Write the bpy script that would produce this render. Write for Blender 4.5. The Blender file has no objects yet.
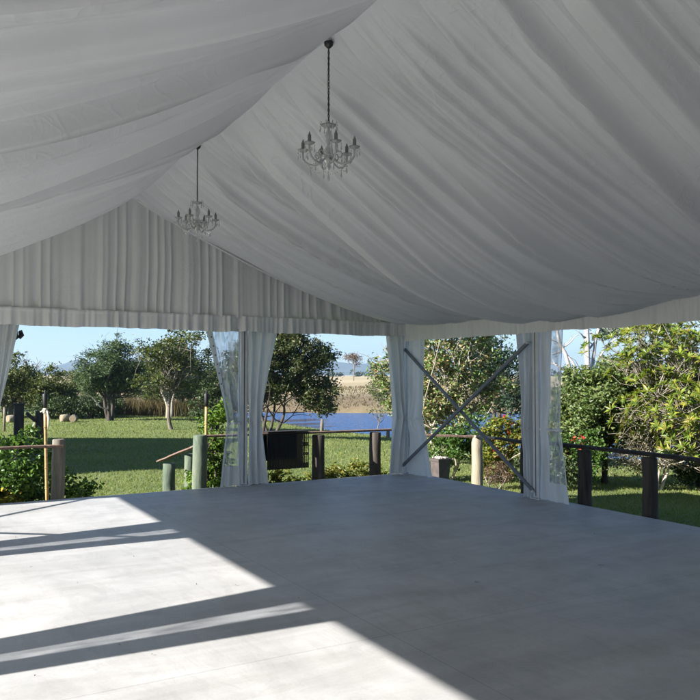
import bpy, math, random
import numpy as np
from mathutils import Vector, Matrix

random.seed(7)
RNG = np.random.default_rng(11)
scene = bpy.context.scene
COL = scene.collection
PI = math.pi

# ---------------------------------------------------------------- object helpers
def tag(o, label=None, cat=None, group=None, kind=None):
    if label: o['label'] = label
    if cat: o['category'] = cat
    if group: o['group'] = group
    if kind: o['kind'] = kind
    return o

def thing(name, label, cat, loc=(0, 0, 0), group=None):
    o = bpy.data.objects.new(name, None)
    o.empty_display_size = 0.2
    COL.objects.link(o)
    o.location = loc
    return tag(o, label, cat, group)

def copy_tree(o, parent=None):
    c = o.copy()
    COL.objects.link(c)
    if parent: c.parent = parent
    for ch in list(o.children):
        copy_tree(ch, c)
    return c

def origin_of(o):
    v = Vector((0, 0, 0))
    while o:
        v += o.location
        o = o.parent
    return v

def link_mesh(name, me, mat, parent=None):
    o = bpy.data.objects.new(name, me)
    if mat: me.materials.append(mat)
    COL.objects.link(o)
    if parent:
        org = origin_of(parent)
        me.transform(Matrix.Translation(-org))
        o.parent = parent
    return o

def np_mesh(name, V, F, smooth=False):
    """V (n,3), F (m,k) numpy arrays of one face size."""
    me = bpy.data.meshes.new(name)
    V = np.ascontiguousarray(V, dtype=np.float32); F = np.ascontiguousarray(F, dtype=np.int32)
    n, k = F.shape
    me.vertices.add(len(V)); me.vertices.foreach_set('co', V.ravel())
    me.loops.add(n * k); me.loops.foreach_set('vertex_index', F.ravel())
    me.polygons.add(n)
    me.polygons.foreach_set('loop_start', np.arange(0, n * k, k, dtype=np.int32))
    if smooth: me.polygons.foreach_set('use_smooth', np.ones(n, dtype=bool))
    me.update(calc_edges=True); me.validate()
    return me

class MB:
    def __init__(s): s.v = []; s.f = []; s.smooth = []
    def add(s, vs, fs, sm=False):
        b = len(s.v); s.v += [tuple(v) for v in vs]
        s.f += [tuple(i + b for i in f) for f in fs]; s.smooth += [sm] * len(fs)
        return s
    def box(s, c, d, rot=None, bev=0.0):
        x, y, z = d[0] / 2, d[1] / 2, d[2] / 2
        if bev <= 0:
            vs = [(-x, -y, -z), (x, -y, -z), (x, y, -z), (-x, y, -z), (-x, -y, z), (x, -y, z), (x, y, z), (-x, y, z)]
            fs = [(0, 3, 2, 1), (4, 5, 6, 7), (0, 1, 5, 4), (1, 2, 6, 5), (2, 3, 7, 6), (3, 0, 4, 7)]
        else:
            b = min(bev, x * .45, y * .45, z * .45); vs = []; 
            def ring(w, h, zz): 
                return [(-w + b, -h, zz), (w - b, -h, zz), (w, -h + b, zz), (w, h - b, zz), (w - b, h, zz), (-w + b, h, zz), (-w, h - b, zz), (-w, -h + b, zz)]
            def inner(w, h, zz):
                w -= b; h -= b
                return [(-w, -h, zz), (w, -h, zz), (w, -h, zz), (w, h, zz), (w, h, zz), (-w, h, zz), (-w, h, zz), (-w, -h, zz)]
            e = b * .3
            def inn(w, h, zz):
                w -= b; h -= b
                return [(-w + e, -h, zz), (w - e, -h, zz), (w, -h + e, zz), (w, h - e, zz), (w - e, h, zz), (-w + e, h, zz), (-w, h - e, zz), (-w, -h + e, zz)]
            vs = inn(x, y, -z) + ring(x, y, -z + b) + ring(x, y, z - b) + inn(x, y, z)
            fs = [tuple(reversed(range(8))), tuple(range(24, 32))]
            for r in range(3):
                for i in range(8):
                    j = (i + 1) % 8
                    fs.append((r * 8 + i, r * 8 + j, r * 8 + 8 + j, r * 8 + 8 + i))
        c = Vector(c)
        if rot is not None: vs = [rot @ Vector(v) + c for v in vs]
        else: vs = [Vector(v) + c for v in vs]
        return s.add(vs, fs)
    def bar(s, a, b, w, h, up=(0, 0, 1), bev=0.0):
        a = Vector(a); b = Vector(b); d = (b - a); L = d.length; d.normalize()
        u = Vector(up); x = d.cross(u).normalized(); z = x.cross(d).normalized()
        R = Matrix((x, d, z)).transposed()
        return s.box((a + b) / 2, (w, L, h), R, bev)
    def tube(s, pts, rad, n=8, cap=True, sm=True):
        pts = [Vector(p) for p in pts]
        if not hasattr(rad, '__len__'): rad = [rad] * len(pts)
        vs = []; prev = None
        for i, p in enumerate(pts):
            d = (pts[min(i + 1, len(pts) - 1)] - pts[max(i - 1, 0)]).normalized()
            if prev is None:
                r = Vector((0, 0, 1)) if abs(d.z) < .9 else Vector((1, 0, 0))
                x = d.cross(r).normalized()
            else:
                x = (prev - d * prev.dot(d)); 
                x = x.normalized() if x.length > 1e-6 else d.orthogonal().normalized()
            prev = x; y = d.cross(x)
            for k in range(n):
                a = 2 * PI * k / n
                vs.append(p + (x * math.cos(a) + y * math.sin(a)) * rad[i])
        fs = []
        for i in range(len(pts) - 1):
            for k in range(n):
                k2 = (k + 1) % n
                fs.append((i * n + k, i * n + k2, (i + 1) * n + k2, (i + 1) * n + k))
        s.add(vs, fs, sm)
        if cap:
            b = len(s.v) - len(vs)
            s.f.append(tuple(b + k for k in reversed(range(n)))); s.smooth.append(False)
            e = b + (len(pts) - 1) * n
            s.f.append(tuple(e + k for k in range(n))); s.smooth.append(False)
        return s
    def lathe(s, prof, c=(0, 0, 0), n=16, sm=True):
        c = Vector(c); vs = []; fs = []
        for r, z in prof:
            for k in range(n):
                a = 2 * PI * k / n
                vs.append(c + Vector((r * math.cos(a), r * math.sin(a), z)))
        m = len(prof)
        for i in range(m - 1):
            for k in range(n):
                k2 = (k + 1) % n
                fs.append((i * n + k, i * n + k2, (i + 1) * n + k2, (i + 1) * n + k))
        s.add(vs, fs, sm)
        b = len(s.v) - len(vs)
        s.f.append(tuple(b + k for k in reversed(range(n)))); s.smooth.append(False)
        s.f.append(tuple(b + (m - 1) * n + k for k in range(n))); s.smooth.append(False)
        return s
    def build(s, name, mat, parent=None):
        me = bpy.data.meshes.new(name)
        me.from_pydata([tuple(v) for v in s.v], [], s.f)
        me.polygons.foreach_set('use_smooth', np.array(s.smooth, dtype=bool))
        me.update()
        return link_mesh(name, me, mat, parent)

# ---------------------------------------------------------------- noise in numpy
def vnoise1(x, seed=0):
    x = np.asarray(x, float); i = np.floor(x).astype(int); f = x - i
    f = f * f * f * (f * (f * 6 - 15) + 10)
    h = lambda k: ((np.sin((k + seed * 17.13) * 127.1 + 311.7) * 43758.5453) % 1.0)
    return h(i) * (1 - f) + h(i + 1) * f
def vnoise2(x, y, seed=0):
    x = np.asarray(x, float); y = np.asarray(y, float)
    i = np.floor(x).astype(int); j = np.floor(y).astype(int); f = x - i; g = y - j
    f = f * f * (3 - 2 * f); g = g * g * (3 - 2 * g)
    h = lambda a, b: ((np.sin(a * 127.1 + b * 269.5 + seed * 71.7) * 43758.5453) % 1.0)
    return (h(i, j) * (1 - f) + h(i + 1, j) * f) * (1 - g) + (h(i, j + 1) * (1 - f) + h(i + 1, j + 1) * f) * g
def sstep(a, b, x):
    t = np.clip((np.asarray(x, float) - a) / (b - a), 0, 1); return t * t * (3 - 2 * t)

# ---------------------------------------------------------------- materials
def srgb(r, g, b):
    f = lambda c: ((c / 255) / 12.92 if c / 255 <= .04045 else (((c / 255) + .055) / 1.055) ** 2.4)
    return (f(r), f(g), f(b), 1)

class NT:
    def __init__(s, name):
        s.m = bpy.data.materials.new(name); s.m.use_nodes = True
        s.t = s.m.node_tree; s.t.nodes.clear()
        s.out = s.n('ShaderNodeOutputMaterial')
    def n(s, typ, **kw):
        o = s.t.nodes.new(typ)
        for k, v in kw.items():
            if k.startswith('_'): setattr(o, k[1:], v)
        return o
    def l(s, a, b): s.t.links.new(a, b)
    def bsdf(s, base=(.5, .5, .5, 1), rough=.6, **kw):
        b = s.n('ShaderNodeBsdfPrincipled')
        b.inputs['Base Color'].default_value = base; b.inputs['Roughness'].default_value = rough
        for k, v in kw.items(): b.inputs[k.replace('_', ' ')].default_value = v
        return b
    def coord(s, which='Object', scale=(1, 1, 1), rot=(0, 0, 0)):
        tc = s.n('ShaderNodeTexCoord'); mp = s.n('ShaderNodeMapping')
        mp.inputs['Scale'].default_value = scale; mp.inputs['Rotation'].default_value = rot
        s.l(tc.outputs[which], mp.inputs['Vector']); return mp.outputs['Vector']
    def noise(s, vec, scale, detail=4, rough=.55, dist=0):
        o = s.n('ShaderNodeTexNoise'); s.l(vec, o.inputs['Vector'])
        o.inputs['Scale'].default_value = scale; o.inputs['Detail'].default_value = detail
        o.inputs['Roughness'].default_value = rough; o.inputs['Distortion'].default_value = dist
        return o.outputs['Fac']
    def ramp(s, fac, stops):
        r = s.n('ShaderNodeValToRGB'); s.l(fac, r.inputs['Fac'])
        e = r.color_ramp.elements
        while len(e) < len(stops): e.new(.5)
        for i, (p, c) in enumerate(stops):
            e[i].position = p; e[i].color = c if len(c) == 4 else (*c, 1)
        return r.outputs['Color']
    def math(s, op, a, b=None):
        m = s.n('ShaderNodeMath'); m.operation = op
        for i, x in enumerate((a, b)):
            if x is None: continue
            if isinstance(x, (int, float)): m.inputs[i].default_value = x
            else: s.l(x, m.inputs[i])
        return m.outputs[0]
    def mix(s, fac, a, b, mode='MIX'):
        m = s.n('ShaderNodeMix'); m.data_type = 'RGBA'; m.blend_type = mode
        for i, x in ((0, fac), (6, a), (7, b)):
            if isinstance(x, (int, float)): m.inputs[i].default_value = x
            elif isinstance(x, tuple): m.inputs[i].default_value = x if len(x) == 4 else (*x, 1)
            else: s.l(x, m.inputs[i])
        return m.outputs[2]
    def bump(s, h, strength, dist, b):
        o = s.n('ShaderNodeBump'); o.inputs['Strength'].default_value = strength; o.inputs['Distance'].default_value = dist
        s.l(h, o.inputs['Height']); s.l(o.outputs[0], b.inputs['Normal']); return o
    def done(s, shader): s.l(shader, s.out.inputs['Surface']); return s.m

def simple(name, base, rough=.6, nscale=None, amt=.25, bump=0, **kw):
    t = NT(name); b = t.bsdf(base, rough, **kw)
    if nscale:
        v = t.coord(); f = t.noise(v, nscale, 5)
        c2 = tuple(min(1, c * (1 - amt)) for c in base[:3]); c1 = tuple(min(1, c * (1 + amt)) for c in base[:3])
        t.l(t.ramp(f, [(.3, c2), (.7, c1)]), b.inputs['Base Color'])
        if bump: t.bump(f, bump, .01, b)
    return t.done(b.outputs[0])

def leaf_mat(name, cols, rough=.5, trans=.3, patch=None):
    """leaf colours vary leaf by leaf (island) and a little clump by clump"""
    t = NT(name); g = t.n('ShaderNodeNewGeometry')
    k = len(cols)
    c = t.ramp(g.outputs['Random Per Island'], [((i + .5) / k, cols[i]) for i in range(k)])
    f = t.noise(t.coord('Object'), patch or 1.3, 2)
    c = t.mix(1.0, c, t.ramp(f, [(.3, (.72, .76, .72)), (.7, (1.25, 1.18, 1.05))]), 'MULTIPLY')
    b = t.bsdf((.05, .08, .02, 1), rough); t.l(c, b.inputs['Base Color'])
    b.inputs['Specular IOR Level'].default_value = .35
    tr = t.n('ShaderNodeBsdfTranslucent'); t.l(t.mix(1.0, c, (1.25, 1.3, .55), 'MULTIPLY'), tr.inputs['Color'])
    m = t.n('ShaderNodeMixShader'); m.inputs[0].default_value = trans
    t.l(b.outputs[0], m.inputs[1]); t.l(tr.outputs[0], m.inputs[2])
    return t.done(m.outputs[0])

def bark_mat(name, c1, c2, scale=6, stretch=.25):
    t = NT(name); v = t.coord('Object', (1, 1, stretch))
    f = t.noise(v, scale, 6, .65, .6); b = t.bsdf((.1, .1, .1, 1), .9)
    t.l(t.ramp(f, [(.32, c1), (.66, c2)]), b.inputs['Base Color']); t.bump(f, .6, .03, b)
    return t.done(b.outputs[0])

def fabric(name, base, rough=.55, crease=.5, sheen=.3, trans=0.0):
    t = NT(name); b = t.bsdf(base, rough)
    b.inputs['Sheen Weight'].default_value = sheen
    v = t.coord('Object', (1, 1, 1))
    n1 = t.noise(v, 4.5, 2, .45, .5)
    r1 = t.math('ABSOLUTE', t.math('SUBTRACT', n1, .5))          # thin crinkle lines
    n2 = t.noise(v, 10, 2, .5, .4)
    r2 = t.math('ABSOLUTE', t.math('SUBTRACT', n2, .5))
    patchy = t.ramp(t.noise(v, .8, 2), [(.42, (0, 0, 0)), (.66, (1, 1, 1))])
    h = t.math('ADD', t.math('MULTIPLY', t.math('POWER', t.math('SUBTRACT', 1, t.math('MINIMUM', t.math('MULTIPLY', r1, 14), 1)), 2), patchy),
               t.math('MULTIPLY', t.math('MULTIPLY', t.math('SUBTRACT', 1, t.math('MINIMUM', t.math('MULTIPLY', r2, 10), 1)), .45), patchy))
    h = t.math('ADD', h, t.math('MULTIPLY', t.noise(v, 2.0, 3), .6))
    h = t.math('ADD', h, t.math('MULTIPLY', t.noise(v, 160, 2), .12))
    t.bump(h, crease, .008, b)
    c = t.ramp(t.noise(v, 1.1, 4), [(.3, tuple(x * .94 for x in base[:3])), (.7, tuple(min(1, x * 1.04) for x in base[:3]))])
    t.l(c, b.inputs['Base Color'])
    if trans <= 0: return t.done(b.outputs[0])
    tr = t.n('ShaderNodeBsdfTranslucent'); tr.inputs['Color'].default_value = base
    m = t.n('ShaderNodeMixShader'); m.inputs[0].default_value = trans
    t.l(b.outputs[0], m.inputs[1]); t.l(tr.outputs[0], m.inputs[2]); return t.done(m.outputs[0])

M = {}
M['lining'] = fabric('white_satin_lining', (.73, .743, .77, 1), .36, .36, .15, .22)
M['valance'] = fabric('white_gathered_cloth', (.72, .725, .73, 1), .65, .25, .2)
M['curtain'] = fabric('white_marquee_vinyl', (.74, .75, .76, 1), .5, .35, .1, .25)
M['canopy'] = fabric('white_roof_vinyl', (.80, .80, .80, 1), .5, .1, 0, .27)
M['alu'] = simple('pale_powder_coated_aluminium', (.62, .63, .65, 1), .4, 12, .06, Metallic=.0)
M['groove'] = simple('dark_groove', (.10, .10, .11, 1), .6)
M['brace'] = simple('dull_steel', (.17, .18, .21, 1), .45, 25, .15, Metallic=.4)
M['black'] = simple('black_plastic', (.012, .012, .014, 1), .5)
M['tie'] = simple('white_webbing', (.7, .71, .73, 1), .7)
M['stud'] = simple('brass_eyelet', (.12, .07, .04, 1), .5, Metallic=.3)
# clear window film
t = NT('clear_pvc_film'); b = t.bsdf((.60, .66, .74, 1), .16); v = t.coord('Object', (1, 1, .3))
tr = t.n('ShaderNodeBsdfTransparent'); tr.inputs['Color'].default_value = (.93, .96, 1, 1)
m = t.n('ShaderNodeMixShader'); f = t.ramp(t.noise(v, 16, 4, .6, 1.0), [(.36, (.34,) * 3), (.66, (.80,) * 3)])
t.l(f, m.inputs[0]); t.l(tr.outputs[0], m.inputs[1]); t.l(b.outputs[0], m.inputs[2])
t.bump(t.noise(v, 14, 3), .5, .01, b)
M['pvc'] = t.done(m.outputs[0])
# chandelier glass & metal
t = NT('crystal_glass'); b = t.bsdf((.86, .88, .88, 1), .08); b.inputs['Transmission Weight'].default_value = .55
b.inputs['IOR'].default_value = 1.5; b.inputs['Base Color'].default_value = (.62, .63, .64, 1)
M['glass'] = t.done(b.outputs[0])
M['chain'] = simple('dark_chain_metal', (.05, .05, .05, 1), .4, Metallic=.6)
M['sleeve'] = simple('grey_candle_sleeve', (.2, .2, .2, 1), .5)
# concrete floor with two saw-cut joints
t = NT('pale_polished_concrete'); v = t.coord('Object')
f1 = t.noise(v, .55, 6, .62, .7); f2 = t.noise(v, 2.3, 5, .6, .4); f3 = t.noise(v, 60, 3)
c = t.ramp(f1, [(.28, (.40, .40, .40)), (.5, (.455, .455, .455)), (.72, (.51, .51, .51))])
c = t.mix(.55, c, t.ramp(f2, [(.3, (.74, .74, .74)), (.6, (1.05, 1.05, 1.055))]), 'MULTIPLY')
c = t.mix(.3, c, t.ramp(f3, [(.3, (.85, .85, .85)), (.7, (1.1, 1.1, 1.1))]), 'MULTIPLY')
vs_ = t.coord('Object', (.5, 3.2, 1)); f5 = t.noise(vs_, 1.1, 5, .6, .9)
f7 = t.noise(t.coord('Object', (1.6, .5, 1), (0, 0, .5)), 2.6, 6, .7, 1.4)
c = t.mix(.34, c, t.ramp(f7, [(.42, (.80, .79, .78)), (.5, (1.02, 1.02, 1.02)), (.62, (.94, .94, .94))]), 'MULTIPLY')
c = t.mix(.6, c, t.ramp(f5, [(.36, (.80, .79, .775)), (.56, (1, 1, 1))]), 'MULTIPLY')
f6 = t.noise(v, 9, 2, .4)
c = t.mix(1.0, c, t.ramp(f6, [(.20, (.66, .65, .63)), (.245, (1, 1, 1))]), 'MULTIPLY')
sx = t.n('ShaderNodeSeparateXYZ'); tc = t.n('ShaderNodeTexCoord'); t.l(tc.outputs['Object'], sx.inputs[0])
jx = t.math('LESS_THAN', t.math('ABSOLUTE', t.math('SUBTRACT', sx.outputs['X'], .04)), .0035)
jy = t.math('LESS_THAN', t.math('ABSOLUTE', t.math('ADD', sx.outputs['Y'], 6.4)), .0035)
j = t.math('MAXIMUM', jx, jy)
c = t.mix(t.math('MULTIPLY', j, .4), c, (.12, .12, .12))
b = t.bsdf((.45, .45, .45, 1), .5); t.l(c, b.inputs['Base Color'])
t.l(t.ramp(f1, [(.3, (.42,) * 3), (.7, (.62,) * 3)]), b.inputs['Roughness'])
t.bump(t.math('SUBTRACT', t.math('ADD', t.math('MULTIPLY', f2, .5), t.math('MULTIPLY', f3, .08)), j), .2, .008, b)
M['concrete'] = t.done(b.outputs[0])
M['log'] = bark_mat('weathered_pale_log', (.15, .13, .09, 1), (.36, .31, .22, 1), 9, .12)
M['greylog'] = bark_mat('grey_brown_log', (.09, .08, .065, 1), (.24, .21, .17, 1), 9, .12)
M['greenlog'] = bark_mat('green_stained_log', (.05, .085, .06, 1), (.15, .17, .12, 1), 7, .3)
M['darklog'] = bark_mat('dark_brown_log', (.026, .022, .019, 1), (.085, .07, .058, 1), 10, .12)  # very dark brown, mottled along the log
M['rail'] = bark_mat('brown_rail_timber', (.10, .065, .05, 1), (.24, .16, .12, 1), 14, 1)
M['sunlitrail'] = bark_mat('sunlit_rail_timber', (.26, .19, .15, 1), (.48, .37, .29, 1), 14, 1)  # sunlit stretch of the right rail, sunlight put into its colour
M['shadedrail'] = bark_mat('shaded_rail_timber', (.015, .013, .012, 1), (.05, .042, .038, 1), 14, 1)  # rest of that rail past the shadow edge, shade put into its colour
M['bamboo'] = simple('bamboo_cane', (.42, .26, .10, 1), .5, 20, .25)
M['rope'] = simple('pale_rope', (.6, .55, .45, 1), .9)
M['pot'] = simple('dark_brown_pot', (.075, .06, .055, 1), .7, 10, .3)
M['pebble'] = simple('pale_pebbles', (.34, .31, .27, 1), .8, 30, .3)
M['mat'] = simple('black_woven_strip', (.012, .012, .013, 1), .85, 40, .3)
M['logend'] = simple('sawn_log_end', (.22, .17, .11, 1), .8, 15, .2)
M['redflower'] = leaf_mat('red_petals', [(.55, .03, .02), (.65, .06, .035), (.5, .02, .03)], .5, .25)
M['yellowflower'] = leaf_mat('yellow_petals', [(.65, .46, .02), (.7, .55, .05)], .5, .3)
B = dict(
    grey=bark_mat('grey_bark', (.09, .075, .06, 1), (.26, .23, .19, 1)),
    pale=bark_mat('pale_bark', (.24, .20, .155, 1), (.48, .42, .34, 1), 5),
    grey2=bark_mat('dull_grey_bark', (.07, .06, .045, 1), (.22, .19, .15, 1), 7),
    pale2=bark_mat('mottled_grey_bark', (.12, .10, .075, 1), (.36, .32, .26, 1), 5),
    white=bark_mat('white_gum_bark', (.26, .23, .20, 1), (.52, .47, .42, 1), 3, .2),
    dark=bark_mat('dark_bark', (.025, .02, .016, 1), (.085, .07, .055, 1)))
L = dict(
    casu=leaf_mat('grey_green_needles', [(0.041, 0.074, 0.030), (0.068, 0.115, 0.047), (0.101, 0.149, 0.068), (0.054, 0.088, 0.041)], .6, .25),
    olive=leaf_mat('olive_leaves', [(0.061, 0.081, 0.024), (0.108, 0.135, 0.041), (0.149, 0.176, 0.061), (0.081, 0.101, 0.027)], .5, .3),
    dark=leaf_mat('dark_leaves', [(0.029, 0.052, 0.021), (0.052, 0.085, 0.030), (0.081, 0.121, 0.044), (0.040, 0.060, 0.024)], .45, .2),
    mid=leaf_mat('mid_green_leaves', [(0.051, 0.111, 0.024), (0.085, 0.170, 0.037), (0.136, 0.230, 0.051), (0.043, 0.085, 0.020)], .4, .3),
    fig=leaf_mat('fig_leaves', [(0.077, 0.137, 0.040), (0.137, 0.233, 0.060), (0.218, 0.329, 0.097), (0.329, 0.233, 0.137), (0.082, 0.137, 0.040), (0.411, 0.329, 0.206)], .4, .25),
    bright=leaf_mat('bright_leaves', [(0.084, 0.168, 0.022), (0.132, 0.228, 0.036), (0.180, 0.276, 0.048), (0.060, 0.120, 0.018)], .45, .4),
    lime=leaf_mat('yellow_green_leaves', [(.10, .15, .02), (.17, .20, .03), (.22, .22, .04), (.08, .12, .02), (.26, .20, .05)], .4, .35),
    croton=leaf_mat('yellow_green_long_leaves', [(.10, .17, .025), (.15, .22, .03), (.22, .27, .04), (.28, .28, .05), (.07, .12, .02), (.24, .18, .05), (.13, .20, .03)], .35, .4),
    gum=leaf_mat('gum_leaves', [(0.075, 0.106, 0.050), (0.125, 0.150, 0.075), (0.163, 0.175, 0.094)], .5, .3),
    bluegreen=leaf_mat('blue_green_leaves', [(0.030, 0.060, 0.039), (0.053, 0.090, 0.060), (0.083, 0.120, 0.083)], .5, .2),
    twig=leaf_mat('dry_grey_twigs', [(.16, .14, .105), (.22, .19, .145), (.12, .12, .07), (.08, .095, .045)], .8, .2),
    brown=leaf_mat('dry_brown_leaves', [(.12, .075, .05), (.18, .12, .075), (.09, .06, .035)], .8, .2),
    sap=leaf_mat('soft_olive_green_leaves', [(.05, .075, .02), (.085, .115, .03), (.12, .15, .042), (.15, .16, .06), (.04, .06, .018)], .45, .3),
    shore=leaf_mat('olive_dark_leaves', [(.045, .068, .024), (.08, .108, .038), (.125, .145, .055), (.12, .11, .05), (.055, .08, .028)], .45, .25),
    dome=leaf_mat('small_dome_leaves', [(0.078, 0.132, 0.044), (0.132, 0.194, 0.062), (0.202, 0.256, 0.093), (0.054, 0.093, 0.031), (0.171, 0.202, 0.093)], .4, .3),
    reed=leaf_mat('dry_reeds', [(.10, .07, .035), (.15, .11, .055), (.08, .07, .03), (.05, .06, .02), (.12, .085, .045)], .8, .3),
    grass=leaf_mat('lawn_blades', [(.125, .185, .048), (.165, .225, .06), (.22, .25, .085), (.10, .155, .038), (.25, .24, .11)], .6, .4, .45),
    far=leaf_mat('far_leaves', [(.03, .045, .025), (.05, .065, .035)], .7, .1))
# lawn soil and dry far fields in one ground material
t = NT('ground_of_lawn_and_dry_field'); v = t.coord('Object'); sx = t.n('ShaderNodeSeparateXYZ'); t.l(v, sx.inputs[0])
f1 = t.noise(v, .35, 5, .6); f2 = t.noise(v, 14, 4, .7)
lawn = t.ramp(f1, [(.3, (.11, .155, .042)), (.55, (.155, .195, .055)), (.75, (.21, .225, .08))])
lawn = t.mix(.6, lawn, t.ramp(f2, [(.25, (.5, .55, .5)), (.75, (1.35, 1.3, 1.25))]), 'MULTIPLY')
dry = t.ramp(t.noise(v, .12, 6, .65, .5), [(.3, (.11, .085, .05)), (.5, (.20, .15, .085)), (.72, (.30, .24, .135))])
top_ = t.ramp(t.math('MULTIPLY', t.math('SUBTRACT', sx.outputs['Z'], -.55), 1.6), [(0, (0, 0, 0)), (1, (1, 1, 1))])
dry = t.mix(top_, dry, t.ramp(t.noise(v, .05, 4), [(.3, (.34, .27, .16)), (.7, (.48, .41, .27))]))
dry = t.mix(.7, dry, t.ramp(f2, [(.25, (.6, .6, .55)), (.75, (1.25, 1.25, 1.25))]), 'MULTIPLY')
dist = t.math('ADD', t.math('MULTIPLY', sx.outputs['X'], .5), t.math('MULTIPLY', sx.outputs['Y'], .866))
fac = t.ramp(t.math('MULTIPLY', t.math('SUBTRACT', dist, 49.0), .25), [(0, (0, 0, 0)), (1, (1, 1, 1))])
c = t.mix(fac, lawn, dry)
b = t.bsdf((.1, .1, .05, 1), .95); t.l(c, b.inputs['Base Color']); t.bump(t.math('ADD', f2, t.noise(v, 70, 3)), .8, .05, b)
M['ground'] = t.done(b.outputs[0])
t = NT('rippled_water_painted_sky_blue'); v = t.coord('Object', (1, 2.2, 1), (0, 0, math.radians(60)))
b = t.bsdf((.003, .115, .36, 1), .10); b.inputs['Specular IOR Level'].default_value = .15; b.inputs['IOR'].default_value = 1.33  # blue of the reflected sky is put into the base colour
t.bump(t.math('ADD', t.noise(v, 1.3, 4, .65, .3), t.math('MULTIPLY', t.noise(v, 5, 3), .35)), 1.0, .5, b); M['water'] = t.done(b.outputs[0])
M['hill'] = simple('forested_hill', (.05, .06, .04, 1), .95, .02, .3)
M['housewall'] = simple('cream_render', (.5, .47, .4, 1), .8, 3, .1)
M['houseroof'] = simple('grey_roof_sheet', (.2, .2, .21, 1), .6, 5, .1)
M['windowglass'] = simple('dark_window', (.02, .03, .04, 1), .08)

# ---------------------------------------------------------------- world, sun, camera
SUN_EL = math.radians(27.2); SUN_AZ = math.radians(-1.0)      # light travels towards +X (and a little -Y)
w = bpy.data.worlds.new('World'); scene.world = w; w.use_nodes = True
nt = w.node_tree; nt.nodes.clear()
sky = nt.nodes.new('ShaderNodeTexSky'); sky.sky_type = 'NISHITA'; sky.sun_disc = False
sky.sun_elevation = SUN_EL
# sky texture: rotation 0 puts the sun towards +Y, positive turns it clockwise (towards +X)
sky.sun_rotation = math.radians(270) - SUN_AZ
sky.air_density = .8; sky.dust_density = .0; sky.ozone_density = 2.6; sky.altitude = 50
bg = nt.nodes.new('ShaderNodeBackground'); bg.inputs['Strength'].default_value = .05
ow = nt.nodes.new('ShaderNodeOutputWorld')
nt.links.new(sky.outputs[0], bg.inputs[0]); nt.links.new(bg.outputs[0], ow.inputs[0])
sl = bpy.data.lights.new('sun', 'SUN'); sl.energy = 5.0; sl.angle = math.radians(.53); sl.color = (1, .955, .89)
so = bpy.data.objects.new('sun', sl); COL.objects.link(so)
d = Vector((math.cos(SUN_EL) * math.cos(SUN_AZ), math.cos(SUN_EL) * math.sin(SUN_AZ), -math.sin(SUN_EL)))
so.rotation_euler = d.to_track_quat('-Z', 'Y').to_euler(); so.location = (-20, 0, 15)
cam = bpy.data.cameras.new('camera'); co = bpy.data.objects.new('camera', cam); COL.objects.link(co)
co.location = (-2.557, -10.416, 1.5836); co.rotation_euler = (PI / 2 + .0324, 0, -.5221)
cam.sensor_width = 36; cam.sensor_fit = 'HORIZONTAL'; cam.lens = 773.6 / 700 * 36; cam.clip_end = 9000; cam.clip_start = .05
scene.camera = co
scene.view_settings.view_transform = 'Standard'; scene.view_settings.look = 'None'
scene.view_settings.exposure = 1.73; scene.view_settings.gamma = 1; scene.view_settings.use_curve_mapping = False

# ---------------------------------------------------------------- ground, water, hills
def lake_mask(x, y):
    """1 inside the lake, soft shore"""
    x = np.asarray(x, float); y = np.asarray(y, float)
    near = x - (16.6 + .9 * np.sin(y * .21) - .004 * (y - 20) ** 2 * (y > 20) + .10 * np.clip(8 - y, 0, 40))
    far = 53.2 + .7 * np.sin(x * .35) - (x * .5 + y * .866)
    return np.minimum(near, far)
def ground_z(x, y):
    x = np.asarray(x, float); y = np.asarray(y, float)
    z = -.70 - .30 * sstep(8, 16, x) + .05 * (vnoise2(x * .25, y * .25, 3) - .5)
    s = x * .5 + y * .866
    z = z + (1.0 * sstep(53, 72, s) + .9 * sstep(70, 130, s)) + .25 * (vnoise2(x * .12, y * .12, 8) - .5) * sstep(50, 70, s)
    m = lake_mask(x, y)
    z = np.where(m > -1.2, z + (-2.6 - z) * sstep(-1.2, 2.0, m), z)
    return z
def gz(x, y): return float(ground_z(x, y))
def axis(a, b, fine, lo, hi):
    mid = list(np.arange(a, b + fine / 2, fine)); l = []; v = a; s = fine
    while v > lo: s *= 1.22; v -= s; l.append(v)
    r = []; v = b; s = fine
    while v < hi: s *= 1.22; v += s; r.append(v)
    return np.array(l[::-1] + mid + r)
gx = axis(-14, 60, .6, -4200, 4200); gy = axis(-16, 80, .6, -4200, 4200)
X, Y = np.meshgrid(gx, gy); V = np.stack([X, Y, ground_z(X, Y)], -1).reshape(-1, 3)
nx, ny = len(gx), len(gy)
I = (np.arange(ny - 1)[:, None] * nx + np.arange(nx - 1)[None]).reshape(-1)
tag(link_mesh('ground', np_mesh('ground', V, np.stack([I, I + 1, I + nx + 1, I + nx], 1), True), M['ground']), kind='structure')
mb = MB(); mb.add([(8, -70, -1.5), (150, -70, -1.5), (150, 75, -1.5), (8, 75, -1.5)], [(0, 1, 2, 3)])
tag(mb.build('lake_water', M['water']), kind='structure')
def hill(cx, cy, rx, ry, h, seed):
    n = 48; u = np.linspace(-1, 1, n); A, Bq = np.meshgrid(u, u); r = np.sqrt(A ** 2 + Bq ** 2)
    z = h * np.clip(1 - r ** 1.6, 0, 1) * (.62 + .75 * vnoise2(A * 3 + 5, Bq * 3 + 5, seed)) - 3
    c, s = math.cos(-.522), math.sin(-.522)
    x = A * rx; y = Bq * ry
    V = np.stack([cx + x * c - y * s, cy + x * s + y * c, z], -1).reshape(-1, 3)
    I = (np.arange(n - 1)[:, None] * n + np.arange(n - 1)[None]).reshape(-1)
    tag(link_mesh('hill', np_mesh('hill', V, np.stack([I, I + 1, I + n + 1, I + n], 1), True), M['hill']), kind='structure')
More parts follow.
